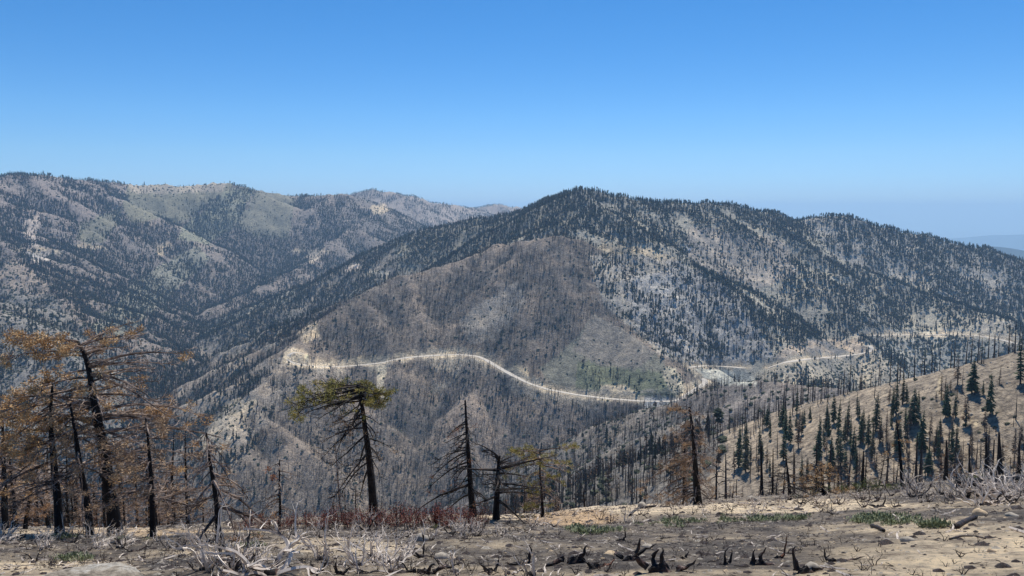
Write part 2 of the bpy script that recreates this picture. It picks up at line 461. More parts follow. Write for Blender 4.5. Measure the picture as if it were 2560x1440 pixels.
# burned face
zone([(480,880),(720,900),(850,920),(700,1010),(520,1260),(300,1300),(330,930)], ['main', 'burned'], live=.6, burn=.9, rock=.4, col=(.235,.20,.16))
zone([(500,1100),(560,1010),(640,1000),(600,1080),(540,1150)], ['burned', 'main'], live=.1, burn=.3, rock=.5, shrub=.3, col=(.42,.35,.25))
zone([(740,830),(790,800),(800,840),(760,860)], M_, live=.05, burn=.3, rock=.5, col=TAN, sharp=True)
zone([(1100,960),(1500,1020),(1560,1250),(1100,1280)], ['burned'], live=.1, burn=1.2, col=(.185,.15,.12))
zone([(1150,800),(1290,700),(1310,760),(1240,850),(1180,860)], ['burned'], live=.02, burn=.8, rock=.45, col=(.25,.22,.18))
zone([(1480,785),(1580,838),(1640,885),(1670,920),(1698,990),(1600,1000),(1440,985),(1375,972),(1350,920),(1400,885),(1445,840)], ['burned', 'main'], live=.01, burn=.02, shrub=.05, rock=.0, col=(.205,.195,.15), sharp=True)
zone([(1480,785),(1580,838),(1640,885),(1600,920),(1500,910),(1430,880)], ['burned', 'main'], live=.0, burn=.02, shrub=.04, rock=.0, col=(.225,.20,.165), sharp=True)
zone([(1440,900),(1660,930),(1690,990),(1560,990),(1440,975)], ['burned', 'main'], live=.03, burn=.03, shrub=.10, col=(.165,.175,.11))
zone([(1450,930),(1545,925),(1540,985),(1455,975)], ['burned'], live=.1, burn=.8)
zone([(1545,925),(1605,930),(1600,985),(1548,985)], ['burned'], live=.5, burn=.1)
zone([(1655,915),(1700,925),(1715,975),(1690,990),(1650,950)], ['burned', 'main'], live=.0, burn=.0, shrub=1.6, col=(.38,.34,.25))
zone([(1500,965),(1560,962),(1592,980),(1580,1001),(1500,996)], ['burned'], live=.02, burn=.1, shrub=0, rock=.5, col=(.55,.45,.30), sharp=True)
zone([(1500,600),(1700,650),(1660,760),(1560,760),(1500,700)], ['main', 'burned'], live=.45, burn=.4, rock=.4, col=(.42,.35,.24))
zone([(1470,640),(1600,640),(1700,660),(1850,745),(1930,900),(1722,910),(1652,888),(1587,832),(1512,765)], ['main', 'burned'], sharp=True, live=.55, burn=.15, shrub=.3, rock=.9, col=(.33,.30,.245))
zone([(1560,700),(1700,660),(1850,745),(1930,900),(1720,908),(1640,860),(1580,800)], ['main', 'burned'], live=.45, burn=.15, shrub=.4, rock=1.7, col=(.34,.33,.31))
zone([(1720,560),(1960,600),(2000,680),(1900,720),(1780,680),(1720,640)], ['main'], live=.35, burn=.2, shrub=.2, rock=.25, col=(.38,.33,.27))
zone([(1715,922),(1870,924),(1890,962),(1800,962),(1765,946)], ['main', 'burned', 'lowridge'], live=.02, burn=.02, shrub=.12, rock=.1, col=(.44,.43,.36), sharp=True)
zone([(1930,900),(1960,868),(2060,848),(2150,850),(2185,868),(2150,884),(2000,896)], ['main'], live=.05, burn=.05, shrub=.25, rock=.8, col=(.52,.41,.29), sharp=True)
zone([(1890,925),(2190,888),(2270,945),(2200,980),(2000,965),(1890,958)], ['main'], live=.15, burn=.0, shrub=1.0, rock=.4, col=(.44,.38,.28))
zone([(2190,845),(2520,855),(2440,925),(2280,945),(2210,890)], ['main'], live=.5, burn=.0, shrub=1.0, rock=.5, col=(.34,.33,.28))
zone([(2440,790),(2525,800),(2545,850),(2440,832)], ['main'], live=.1, burn=.0, shrub=.3, rock=1.0, col=(.48,.42,.31), sharp=True)
zone([(1990,545),(2100,530),(2330,590),(2560,665),(2560,790),(2400,760),(2250,700),(2100,650)], ['main'], live=.95, burn=.1, rock=.3, col=(.33,.31,.27))
zone([(1250,1000),(1700,1010),(1790,1060),(1820,1130),(1760,1220),(1700,1400),(1200,1400)], ['nearhill', 'lowridge'], live=.05, burn=1.3, shrub=.3, rock=.4, col=(.15,.13,.108))
zone([(1706,614),(1718,618),(1730,622),(1722,627),(1710,624)], None, live=0, burn=0, shrub=0, rock=0, col=(.85,.85,.85), sharp=True)
zone([(1265,925),(1290,912),(1318,918),(1328,950),(1322,958),(1290,940)], None, live=0, burn=.1, shrub=0, rock=.2, col=(.58,.46,.29), sharp=True)
zone([(728,900),(735,882),(765,885),(778,905),(770,912),(745,909)], None, live=0, burn=.12, shrub=0, rock=.2, col=(.56,.45,.29), sharp=True)
zone([(1020,888),(1085,872),(1150,870),(1200,880),(1230,890),(1225,898),(1150,884),(1080,886)], None, live=0, burn=.4, shrub=0, rock=.3, col=(.46,.38,.26), sharp=True)
zone([(2150,842),(2300,840),(2500,846),(2500,853),(2380,843),(2200,846)], None, live=0, burn=.0, shrub=0.05, rock=.1, col=(.46,.42,.32), sharp=True)
zone([(2150,834),(2300,828),(2500,838),(2500,844),(2380,833),(2200,835)], None, live=.1, burn=.0, shrub=0.05, rock=.2, col=(.42,.39,.31), sharp=True)
zone([(940,915),(967,912),(957,960),(972,1012),(945,1000)], None, live=0, burn=.08, shrub=0, rock=0, col=(.46,.40,.29), sharp=True)
zone([(850,905),(880,893),(940,888),(985,896),(960,910),(860,916)], None, live=0, burn=.1, shrub=0, rock=.2, col=(.56,.44,.27), sharp=True)
zone([(1840,960),(2120,985),(2100,1010),(1900,1050),(1800,1060)], ['lowridge'], burn=.35, shrub=.2, col=(.17,.15,.135))
# cut banks and fill below the road
k = np.clip(CUT / 2.5, 0, 1) * sm(.30, .55, vnoise(X / 22, Y / 22, 77) + .12)
CC = CC * (1 - k[..., None]) + np.array(TAN) * 1.05 * k[..., None]
for g in (LIVE, BURN, SHRUB): g *= (1 - np.clip(CUT / 2, 0, 1) * .9)
k = np.clip(FILL / 3, 0, 1) * .6 * sm(.35, .6, vnoise(X / 30, Y / 30, 78))
CC = CC * (1 - k[..., None]) + np.array((.42, .37, .28)) * k[..., None]
nearr = RDIST < 7.0
for g in (LIVE, BURN, SHRUB, ROCK): g[nearr] = 0; g[PARK < 1] = 0
CC[nearr] = (.36, .30, .22)
shd = (RDIST < 12) & (vnoise(X / 18, Y / 18, 191) > .45); CC[shd] = (.50, .42, .30)
CC[PARK < 3] = (.46, .44, .40)
# ribs and gullies: paler scree and ash follow the relief, and so do the woods
def blur(A, a, b):
    for ax, w in ((0, a), (1, b)):
        c = np.cumsum(np.insert(A, 0, 0, axis=ax), axis=ax); n = A.shape[ax]
        lo = np.clip(np.arange(n) - w, 0, n); hi = np.clip(np.arange(n) + w + 1, 0, n)
        A = (np.take(c, hi, ax) - np.take(c, lo, ax)) / (hi - lo).reshape((-1, 1) if ax == 0 else (1, -1))
    return A
for g in (LIVE, BURN, SHRUB, ROCK): g[:] = np.where(RDIST < 20, g, blur(blur(g, 2, 2), 2, 2))
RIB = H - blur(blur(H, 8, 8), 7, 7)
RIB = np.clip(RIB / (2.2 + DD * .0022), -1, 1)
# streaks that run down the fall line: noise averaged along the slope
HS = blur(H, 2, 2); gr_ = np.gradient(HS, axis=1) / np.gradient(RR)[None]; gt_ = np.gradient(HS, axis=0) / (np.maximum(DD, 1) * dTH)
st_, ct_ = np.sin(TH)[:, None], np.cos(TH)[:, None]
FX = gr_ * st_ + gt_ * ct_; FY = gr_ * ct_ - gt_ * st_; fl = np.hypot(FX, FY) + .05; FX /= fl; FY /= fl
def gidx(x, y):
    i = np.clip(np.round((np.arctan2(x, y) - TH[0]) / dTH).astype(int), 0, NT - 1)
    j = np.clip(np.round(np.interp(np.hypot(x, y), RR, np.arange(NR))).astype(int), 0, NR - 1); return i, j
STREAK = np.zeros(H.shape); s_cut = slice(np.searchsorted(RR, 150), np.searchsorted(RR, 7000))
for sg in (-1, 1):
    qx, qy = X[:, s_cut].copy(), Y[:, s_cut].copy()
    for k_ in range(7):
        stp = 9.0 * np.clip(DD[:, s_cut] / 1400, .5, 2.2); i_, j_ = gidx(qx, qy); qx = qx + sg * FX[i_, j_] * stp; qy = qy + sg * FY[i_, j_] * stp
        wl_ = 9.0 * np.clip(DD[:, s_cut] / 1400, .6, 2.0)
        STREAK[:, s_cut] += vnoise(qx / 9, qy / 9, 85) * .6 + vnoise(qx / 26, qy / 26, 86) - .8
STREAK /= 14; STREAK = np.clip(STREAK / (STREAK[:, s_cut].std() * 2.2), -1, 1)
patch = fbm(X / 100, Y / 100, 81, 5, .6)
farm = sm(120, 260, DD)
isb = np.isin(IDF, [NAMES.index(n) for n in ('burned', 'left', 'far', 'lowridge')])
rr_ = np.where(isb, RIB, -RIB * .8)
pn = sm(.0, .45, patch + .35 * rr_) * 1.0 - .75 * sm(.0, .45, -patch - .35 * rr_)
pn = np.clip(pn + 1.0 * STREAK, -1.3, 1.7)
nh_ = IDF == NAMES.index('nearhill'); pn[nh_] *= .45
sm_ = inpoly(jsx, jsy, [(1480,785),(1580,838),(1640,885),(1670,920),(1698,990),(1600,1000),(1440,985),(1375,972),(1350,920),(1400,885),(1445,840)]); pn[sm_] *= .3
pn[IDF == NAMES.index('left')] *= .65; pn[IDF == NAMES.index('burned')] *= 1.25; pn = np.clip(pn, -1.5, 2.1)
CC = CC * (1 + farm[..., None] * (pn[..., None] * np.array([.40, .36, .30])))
# geometry of rock outcrops
rk = ROCK * farm * (DD < 9000)
rn = ridged(X / 16, Y / 16, 91, 4, .6)
H += rk * (np.clip(rn, -.2, 1) * 5.0 + ridged(X / 6, Y / 6, 93, 3) * 1.5)
rexp = np.clip(rk, 0, 1) * sm(.05, .45, rn)
CC = CC * (1 - rexp[..., None] * .6) + np.array((.31, .295, .275)) * rexp[..., None] * .6
for g in (LIVE, BURN, SHRUB): g[(RDIST < 16) & (IDF == NAMES.index('main'))] *= .35
SPARSE = sm(-.25, .25, fbm(X / 70, Y / 70, 101, 4) + .12)   # clumps and clearings of the woods
LIVE *= np.clip(.18 + 1.25 * SPARSE - .70 * rr_ - .6 * np.clip(STREAK, -.6, 1), .03, 2.2) * 1.15
BURN *= np.clip(.35 + .85 * sm(-.3, .2, fbm(X / 50, Y / 50, 103, 4) + .1) - .5 * rr_ - .5 * STREAK, .08, 1.5)
# foreground soil
FG = IDF == 0
SAND = np.array((.66, .53, .37)); ASH = np.array((.118, .101, .088)); ORANGE = np.array((.50, .35, .215))
jx = ZPX + 55 * fbm(X / 5, Y / 5, 111, 4); jy = ZPY + 9 * fbm(X / 4, Y / 4, 113, 4)
sand = .10 + .0 * jx
def blob(cx, cy, rx, ry, a=1.0):
    return a * sm(1.25, .75, np.hypot((jx - cx) / rx, (jy - cy) / ry))
sand = sand + blob(80, 1425, 260, 26) + blob(850, 1368, 170, 20, .75) + blob(560, 1385, 120, 14, .5) + blob(2500, 1410, 380, 85, .85) + blob(2300, 1318, 330, 18, .5) \
    + blob(1700, 1272, 330, 11, .9) + blob(2050, 1262, 260, 14, .8) + blob(1300, 1290, 180, 9, .8) + blob(330, 1330, 360, 8, .8) + blob(1900, 1440, 500, 16, .7) + blob(1100, 1432, 260, 14, .35) + blob(2350, 1262, 200, 8, .4)
sand = np.clip(sand * .9 + .75 * fbm(X / 2.2, Y / 2.2, 115, 6, .7) + .25 * fbm(X / .7, Y / .7, 117, 3), 0, 1)
fc = ASH * (1 - sand[..., None]) + SAND * sand[..., None]
om = np.clip(blob(1440, 1293, 130, 20, 1.0) + blob(350, 1330, 250, 6, .6), 0, 1)[..., None]
fc = fc * (1 - om) + ORANGE * om
fk = (sm(90, 60, DD))[..., None] * FG[..., None]
CC = CC * (1 - fk) + fc * fk
CC = np.clip(CC, .02, .9)
# faint foot trails
for tl, w, c in (([(2352,945),(2345,975),(2362,1002),(2400,1022),(2440,1060),(2470,1085)], 4.5, (.50,.40,.26)), ([(1612,850),(1606,880),(1598,905)], 2.6, (.40,.34,.26)), ([(1560,985),(1640,974),(1700,978)], 2, (.36,.33,.26))):
    tl = np.array(tl, float); bd = np.full(H.shape, 1e9)
    for a, b in zip(tl[:-1], tl[1:]):
        d_ = b - a; t = np.clip(((ZPX - a[0]) * d_[0] + (ZPY - a[1]) * d_[1]) / (d_ @ d_), 0, 1)
        bd = np.minimum(bd, np.hypot(ZPX - a[0] - t * d_[0], ZPY - a[1] - t * d_[1]))
    k = (sm(w * 1.2, w * .5, bd) * (VIS0) * (~FG))[..., None]
    CC = CC * (1 - k) + np.array(c) * k

# ------------------------------------------------------------------ materials
def mat(name, rough=.9):
    m = bpy.data.materials.new(name); m.use_nodes = True
    nt = m.node_tree; b = nt.nodes['Principled BSDF']
    b.inputs['Roughness'].default_value = rough
    b.inputs['Specular IOR Level'].default_value = .2
    return m, nt, b
def nnode(nt, kind, **k):
    n = nt.nodes.new(kind)
    for a, v in k.items(): setattr(n, a, v)
    return n
def noise(nt, vec, scale, detail=4, rough=.6):
    n = nt.nodes.new('ShaderNodeTexNoise'); n.inputs['Scale'].default_value = scale; n.inputs['Detail'].default_value = detail; n.inputs['Roughness'].default_value = rough
    nt.links.new(vec, n.inputs['Vector']); return n.outputs['Fac']
def ramp(nt, fac, stops):
    r = nt.nodes.new('ShaderNodeValToRGB'); nt.links.new(fac, r.inputs[0])
    e = r.color_ramp.elements
    while len(e) > len(stops): e.remove(e[-1])
    while len(e) < len(stops): e.new(.5)
    for s, (p_, c) in zip(e, stops):
        s.position = p_; s.color = (*c, 1) if len(c) == 3 else c
    return r.outputs[0]
def mix(nt, a, b, fac, mode='MIX'):
    m = nt.nodes.new('ShaderNodeMix'); m.data_type = 'RGBA'; m.blend_type = mode
    for v, i in ((fac, 0), (a, 6), (b, 7)):
        if hasattr(v, 'is_linked') or hasattr(v, 'links'): nt.links.new(v, m.inputs[i])
        else: m.inputs[i].default_value = v if i == 0 else (*v, 1)
    return m.outputs[2]
def bump(nt, b, h, strength, dist):
    n = nt.nodes.new('ShaderNodeBump'); n.inputs['Strength'].default_value = strength; n.inputs['Distance'].default_value = dist
    nt.links.new(h, n.inputs['Height']); nt.links.new(n.outputs[0], b.inputs['Normal'])
def pos(nt): return nt.nodes.new('ShaderNodeNewGeometry').outputs['Position']

# far land: soil colour with speckle of brush and stones
m_far, nt, b = mat('mountain_soil', .95)
at = nnode(nt, 'ShaderNodeAttribute', attribute_name='Col'); p_ = pos(nt)
v1 = ramp(nt, noise(nt, p_, .12, 6, .7), [(.32, (.50, .50, .52)), (.5, (1, 1, 1)), (.68, (1.45, 1.42, 1.35))])
v2 = ramp(nt, noise(nt, p_, .45, 4, .7), [(.38, (.45, .45, .45)), (.5, (1, 1, 1)), (.64, (1.45, 1.45, 1.4))])
c = mix(nt, at.outputs[0], v1, 1.0, 'MULTIPLY'); c = mix(nt, c, v2, .85, 'MULTIPLY')
nt.links.new(c, b.inputs['Base Color'])
bump(nt, b, noise(nt, p_, .25, 6, .7), .8, 3.0)
# the slope we stand on
m_fg, nt, b = mat('ashy_sand', .95)
at = nnode(nt, 'ShaderNodeAttribute', attribute_name='Col'); p_ = pos(nt)
v1 = ramp(nt, noise(nt, p_, 1.4, 10, .8), [(.36, (.30, .28, .27)), (.48, (.95, .95, .95)), (.58, (1.4, 1.36, 1.25))])
v2 = ramp(nt, noise(nt, p_, 8, 6, .75), [(.34, (.35, .33, .33)), (.46, (1, 1, 1)), (.60, (1.08, 1.08, 1.05)), (.68, (1.9, 1.85, 1.7))])
c = mix(nt, at.outputs[0], v1, .9, 'MULTIPLY'); c = mix(nt, c, v2, .8, 'MULTIPLY')
nt.links.new(c, b.inputs['Base Color'])
bump(nt, b, noise(nt, p_, 4, 10, .8), 1.0, .14)
# hills far away
m_dist, nt, b = mat('distant_hills', 1.0)
at = nnode(nt, 'ShaderNodeAttribute', attribute_name='Col'); nt.links.new(at.outputs[0], b.inputs['Base Color'])

# ------------------------------------------------------------------ land meshes, one object per hill
def land(name, faces_mask, material, smooth=True):
    idx = np.where(faces_mask)
    i0 = idx[0] * NR + idx[1]
    f = np.stack([i0, i0 + 1, i0 + NR + 1, i0 + NR], -1)
    u, inv = np.unique(f.ravel(), return_inverse=True)
    f = inv.reshape(-1, 4).astype(np.int32)
    co = np.stack([X.ravel()[u], Y.ravel()[u], H.ravel()[u]], -1).astype(np.float32)
    me = bpy.data.meshes.new(name)
    me.vertices.add(len(co)); me.vertices.foreach_set('co', co.ravel())
    me.loops.add(f.size); me.loops.foreach_set('vertex_index', f.ravel())
    me.polygons.add(len(f)); me.polygons.foreach_set('loop_start', (np.arange(len(f)) * 4).astype(np.int32))
    me.polygons.foreach_set('use_smooth', np.ones(len(f), bool))
    a = me.attributes.new('Col', 'FLOAT_COLOR', 'POINT')
    cc = np.ones((len(co), 4), np.float32); cc[:, :3] = CC.reshape(-1, 3)[u]
    a.data.foreach_set('color', cc.ravel())
    me.update(); me.materials.append(material)
    o = bpy.data.objects.new(name, me); COL.objects.link(o); o['kind'] = 'structure'
    return o, len(f)
fid = IDF[:-1, :-1].copy()
tot = 0
for nm, on, mt in (('foreground', 'ground', m_fg), ('nearhill', 'near_hillside', m_far), ('lowridge', 'low_burned_hill', m_far), ('burned', 'burned_mountainside', m_far),
                   ('main', 'main_mountain', m_far), ('left', 'left_mountain_range', m_far), ('far', 'far_mountain', m_far), ('distant', 'distant_hills', m_dist), ('plain', 'valley_floor', m_far)):
    mk = fid == NAMES.index(nm)
    if nm == 'foreground':
        mk = mk & (RR[None, :-1] < 150)
        rest = (fid == 0) & ~mk
    if nm == 'burned': mk = mk | rest
    if mk.sum():
        _, n = land(on, mk, mt); tot += n
print('land quads', tot)
# low plain that carries the view to the horizon on every side
def flat_sheet(name, z, r, material):
    n = 64
    v = [(0, 0, z)] + [(r * math.cos(2 * math.pi * i / n), r * math.sin(2 * math.pi * i / n), z) for i in range(n)]
    me = bpy.data.meshes.new(name); me.from_pydata(v, [], [(0, i + 1, (i + 1) % n + 1) for i in range(n)]); me.materials.append(material)
    o = bpy.data.objects.new(name, me); COL.objects.link(o); o['kind'] = 'structure'; return o
m_pl, nt, b = mat('plain_soil', 1.0); b.inputs['Base Color'].default_value = (.18, .16, .13, 1)
flat_sheet('plain', PLAIN_Z - 60, 62000, m_pl)

# haze
hm = bpy.data.materials.new('haze_air'); hm.use_nodes = True; nt = hm.node_tree
for n in list(nt.nodes):
    if n.type == 'BSDF_PRINCIPLED': nt.nodes.remove(n)
pv = nt.nodes.new('ShaderNodeVolumePrincipled')
pv.inputs['Color'].default_value = (.44, .71, 1.0, 1); pv.inputs['Absorption Color'].default_value = (.08, .08, .08, 1); pv.inputs['Density'].default_value = 7.2e-5
pv.inputs['Anisotropy'].default_value = 0.2
nt.links.new(pv.outputs[0], nt.nodes['Material Output'].inputs['Volume'])
hb = 64000.0; z0, z1 = PLAIN_Z - 120, 260.0
v = [(x, y, z) for z in (z0, z1) for y in (-hb, hb) for x in (-hb, hb)]
me = bpy.data.meshes.new('haze'); me.from_pydata(v, [], [(0, 2, 3, 1), (4, 5, 7, 6), (0, 1, 5, 4), (2, 6, 7, 3), (0, 4, 6, 2), (1, 3, 7, 5)]); me.materials.append(hm)
hz_o = bpy.data.objects.new('haze', me); COL.objects.link(hz_o); hz_o['kind'] = 'stuff'

# ------------------------------------------------------------------ roads
class MB:
    """collects tubes and faces, then links them as one mesh"""
    def __init__(s): s.v = []; s.f = []; s.n = 0; s.mi = []
    def add(s, v, f, mi=0):
        v = np.asarray(v, float); s.v.append(v); s.f += [tuple(int(a) + s.n for a in q) for q in f]; s.mi += [mi] * len(f); s.n += len(v)
    def tube(s, pts, rad, sides=4, mi=0, cap=True):
        pts = np.asarray(pts, float); n = len(pts)
        t = np.gradient(pts, axis=0); t /= np.linalg.norm(t, axis=1)[:, None] + 1e-9
        a = np.array([0, 0, 1.0]) if abs(t[0, 2]) < .8 else np.array([1.0, 0, 0])
        u = np.cross(t, a); u /= np.linalg.norm(u, axis=1)[:, None] + 1e-9; w = np.cross(t, u)
        an = np.arange(sides) * 2 * math.pi / sides
        rad = np.asarray(rad, float)
        if rad.ndim == 1: rad = rad[:, None] * np.ones(sides)
        v = pts[:, None] + rad[..., None] * (np.cos(an)[None, :, None] * u[:, None] + np.sin(an)[None, :, None] * w[:, None])
        f = [(i * sides + k, i * sides + (k + 1) % sides, (i + 1) * sides + (k + 1) % sides, (i + 1) * sides + k) for i in range(n - 1) for k in range(sides)]
        if cap: f.append(tuple((n - 1) * sides + k for k in range(sides)))
        s.add(v.reshape(-1, 3), f, mi)
    def mesh(s, name, mats, smooth=False):
        me = bpy.data.meshes.new(name); me.from_pydata(np.concatenate(s.v).tolist() if s.v else [], [], s.f)
        for m in mats: me.materials.append(m)
        if len(mats) > 1: me.polygons.foreach_set('material_index', s.mi)
        if smooth: me.polygons.foreach_set('use_smooth', np.ones(len(me.polygons), bool))
        me.update(); return me
def link(name, data, parent=None, loc=None, rz=None, sc=None):
    o = bpy.data.objects.new(name, data); COL.objects.link(o)
    if parent: o.parent = parent
    if loc is not None: o.location = loc
    if rz is not None: o.rotation_euler = (0, 0, rz)
    if sc is not None: o.scale = (sc, sc, sc)
    return o
def tag(o, label, cat, group=None, kind=None):
    if label: o['label'] = label
    if cat: o['category'] = cat
    if group: o['group'] = group
    if kind: o['kind'] = kind
    return o
m_road, nt, b = mat('sun_bleached_asphalt', .8)
b.inputs['Base Color'].default_value = (.46, .43, .38, 1)
nt.links.new(ramp(nt, noise(nt, pos(nt), .3, 4), [(.3, (.44, .395, .33)), (.7, (.62, .56, .47))]), b.inputs['Base Color'])
for hw, p in road_lines:
    q = p.copy(); 
    for a in range(3): q[:, a] = smooth1(q[:, a], 2)
    t = np.gradient(q[:, :2], axis=0); t /= np.linalg.norm(t, axis=1)[:, None]
    n = np.stack([-t[:, 1], t[:, 0]], -1)
    v = []; f = []
    W1 = hw * (.75 + .7 * vnoise(q[:, 0] / 35, q[:, 1] / 35, 201)); W2 = hw * (.75 + .7 * vnoise(q[:, 0] / 35, q[:, 1] / 35, 207))
    for dz_ in (.35, -.6):
        for i in range(len(q)):
            for s_, w_ in ((-1, W1[i]), (1, W2[i])): v.append((q[i, 0] + s_ * n[i, 0] * w_, q[i, 1] + s_ * n[i, 1] * w_, q[i, 2] + dz_))
    N = len(q)
    for i in range(N - 1):
        f.append((2 * i, 2 * i + 1, 2 * i + 3, 2 * i + 2)); f.append((2 * i, 2 * i + 2, 2 * N + 2 * i + 2, 2 * N + 2 * i)); f.append((2 * i + 1, 2 * N + 2 * i + 1, 2 * N + 2 * i + 3, 2 * i + 3))
    me = bpy.data.meshes.new('road'); me.from_pydata(v, [], f); me.materials.append(m_road)
    o = link('road', me); o['kind'] = 'structure'

# ------------------------------------------------------------------ far and middle-distance trees
def rcol(nt, b, stops, rough=.9, scale=None):
    oi = nt.nodes.new('ShaderNodeObjectInfo')
    c = ramp(nt, oi.outputs['Random'], stops)
    if scale:
        tc = nt.nodes.new('ShaderNodeTexCoord')
        c = mix(nt, c, ramp(nt, noise(nt, tc.outputs['Object'], scale, 3), [(.35, (.55, .55, .55)), (.65, (1.4, 1.4, 1.4))]), 1.0, 'MULTIPLY')
    nt.links.new(c, b.inputs['Base Color'])
m_needle, nt, b = mat('conifer_needles'); rcol(nt, b, [(0, (.016, .024, .018)), (.45, (.026, .036, .023)), (.72, (.044, .050, .028)), (.88, (.07, .05, .035)), (1, (.10, .07, .045))], scale=.8)
m_bark, nt, b = mat('grey_bark'); rcol(nt, b, [(0, (.06, .05, .042)), (1, (.12, .10, .085))])
m_char, nt, b = mat('charred_wood', .75); rcol(nt, b, [(0, (.016, .015, .016)), (.5, (.035, .03, .03)), (.8, (.07, .058, .05)), (1, (.15, .125, .11))], scale=1.2)
m_brown, nt, b = mat('scorched_needles'); rcol(nt, b, [(0, (.085, .055, .04)), (.5, (.13, .08, .05)), (1, (.18, .11, .06))], scale=.8)
m_bush, nt, b = mat('chaparral_leaves'); rcol(nt, b, [(0, (.045, .055, .035)), (.6, (.075, .085, .05)), (1, (.12, .115, .075))], scale=2.0)

def far_conifer(seed, h=14.0, width=.17, tiers=6, k=7):
    r = random.Random(seed); mb = MB()
    mb.tube([(0, 0, -1.5), (0, 0, h * .5)], [h * .016, h * .010], 4, 1, False)
    zb = h * r.uniform(.08, .22)
    for t in range(tiers):
        f = t / tiers
        z0_ = zb + (h - zb) * f; z1_ = zb + (h - zb) * min(1.0, f + 1.5 / tiers)
        rad = h * width * (1 - f) ** .8 * r.uniform(.75, 1.15) + .15
        ox, oy = r.uniform(-.1, .1) * rad * 2, r.uniform(-.1, .1) * rad * 2
        v = [(ox, oy, z1_)]; 
        for i in range(k):
            a = 2 * math.pi * (i + r.uniform(-.2, .2)) / k; q = rad * (r.uniform(.75, 1.25) if i % 2 else r.uniform(.45, .7))
            v.append((ox + math.cos(a) * q, oy + math.sin(a) * q, z0_ + r.uniform(-.03, .03) * h))
        mb.add(v, [(0, i + 1, (i + 1) % k + 1) for i in range(k)], 0)
    return mb.mesh('far_conifer', [m_needle, m_bark])
def pine_round(seed, h=12.0):
    r = random.Random(seed); mb = MB()
    mb.tube([(0, 0, -1.5), (0, 0, h * .7)], [h * .02, h * .012], 4, 1, False)
    for _ in range(9):
        z = h * r.uniform(.45, .95); q = h * .16 * (1.15 - abs(z / h - .65) * 1.6); a = r.uniform(0, 6.28); d = r.uniform(0, 1) * h * .09
        c = np.array([math.cos(a) * d, math.sin(a) * d, z]); n = 6
        v = [c + (0, 0, q * .55)] + [c + (math.cos(2 * math.pi * i / n) * q * r.uniform(.6, 1.2), math.sin(2 * math.pi * i / n) * q * r.uniform(.6, 1.2), r.uniform(-.3, .1) * q) for i in range(n)] + [c - (0, 0, q * .4)]
        mb.add(v, [(0, i + 1, (i + 1) % n + 1) for i in range(n)] + [(n + 1, (i + 1) % n + 1, i + 1) for i in range(n)], 0)
    return mb.mesh('far_pine', [m_needle, m_bark])
def snag(seed, h=13.0, nb=10, sides=4, brown=0.0, br=.10, name='burnt_snag'):
    r = random.Random(seed); mb = MB()
    lx_, ly_ = r.uniform(-.03, .03) * h, r.uniform(-.03, .03) * h
    mb.tube([(0, 0, -1.5), (lx_ * .4, ly_ * .4, h * .5), (lx_, ly_, h)], [h * .020, h * .013, h * .003], sides, 0, False)
    for i in range(nb):
        z = h * r.uniform(.25, .97); a = r.uniform(0, 6.28); L = h * br * (1.25 - z / h) * r.uniform(.5, 1.4); e = r.uniform(-.5, .25)
        p0 = np.array([lx_ * z / h, ly_ * z / h, z]); d = np.array([math.cos(a), math.sin(a), e])
        mb.tube([p0, p0 + d * L * .5, p0 + d * L + (0, 0, -.12 * L)], [h * .005, h * .0035, h * .0015], 3, 0, False)
        if brown and r.random() < brown:
            for _ in range(3):
                c = p0 + d * L * r.uniform(.4, 1); q = h * .05
                v = c + np.array([[r.uniform(-q, q) for _ in range(3)] for _ in range(4)])
                mb.add(v, [(0, 1, 2), (0, 2, 3), (0, 1, 3)], 1)
    return mb.mesh(name, [m_char, m_brown])
def bush_mesh(seed, s=1.6):
    r = random.Random(seed); mb = MB()
    for _ in range(5):
        c = np.array([r.uniform(-.5, .5) * s, r.uniform(-.5, .5) * s, s * r.uniform(.25, .6)]); q = s * r.uniform(.45, .75); n = 7
        v = [c + (0, 0, q * .7)] + [c + (math.cos(2 * math.pi * i / n) * q * r.uniform(.7, 1.2), math.sin(2 * math.pi * i / n) * q * r.uniform(.7, 1.2), q * .25 * r.uniform(-1, 1.4)) for i in range(n)] + [c + (math.cos(2 * math.pi * i / n) * q * .8, math.sin(2 * math.pi * i / n) * q * .8, -q * .9) for i in range(n)]
        mb.add(v, [(0, i + 1, (i + 1) % n + 1) for i in range(n)] + [(i + 1, n + i + 1, n + (i + 1) % n + 1, (i + 1) % n + 1) for i in range(n)], 0)
    return mb.mesh('chaparral_bush', [m_bush])

CONS = [far_conifer(i, 14, r_, t, 8) for i, (r_, t) in enumerate([(.13, 6), (.16, 6), (.11, 7), (.15, 5), (.19, 5)])] + [pine_round(50), pine_round(51), pine_round(52, 10), pine_round(53, 14)]
SNAGS = [snag(i, 13, 11, 4, 0, b_) for i, b_ in enumerate([.08, .12, .05, .10, .15, .04])] + [snag(20 + i, 12, 14, 4, .7, .13) for i in range(2)]
BUSH = [bush_mesh(i) for i in range(4)]

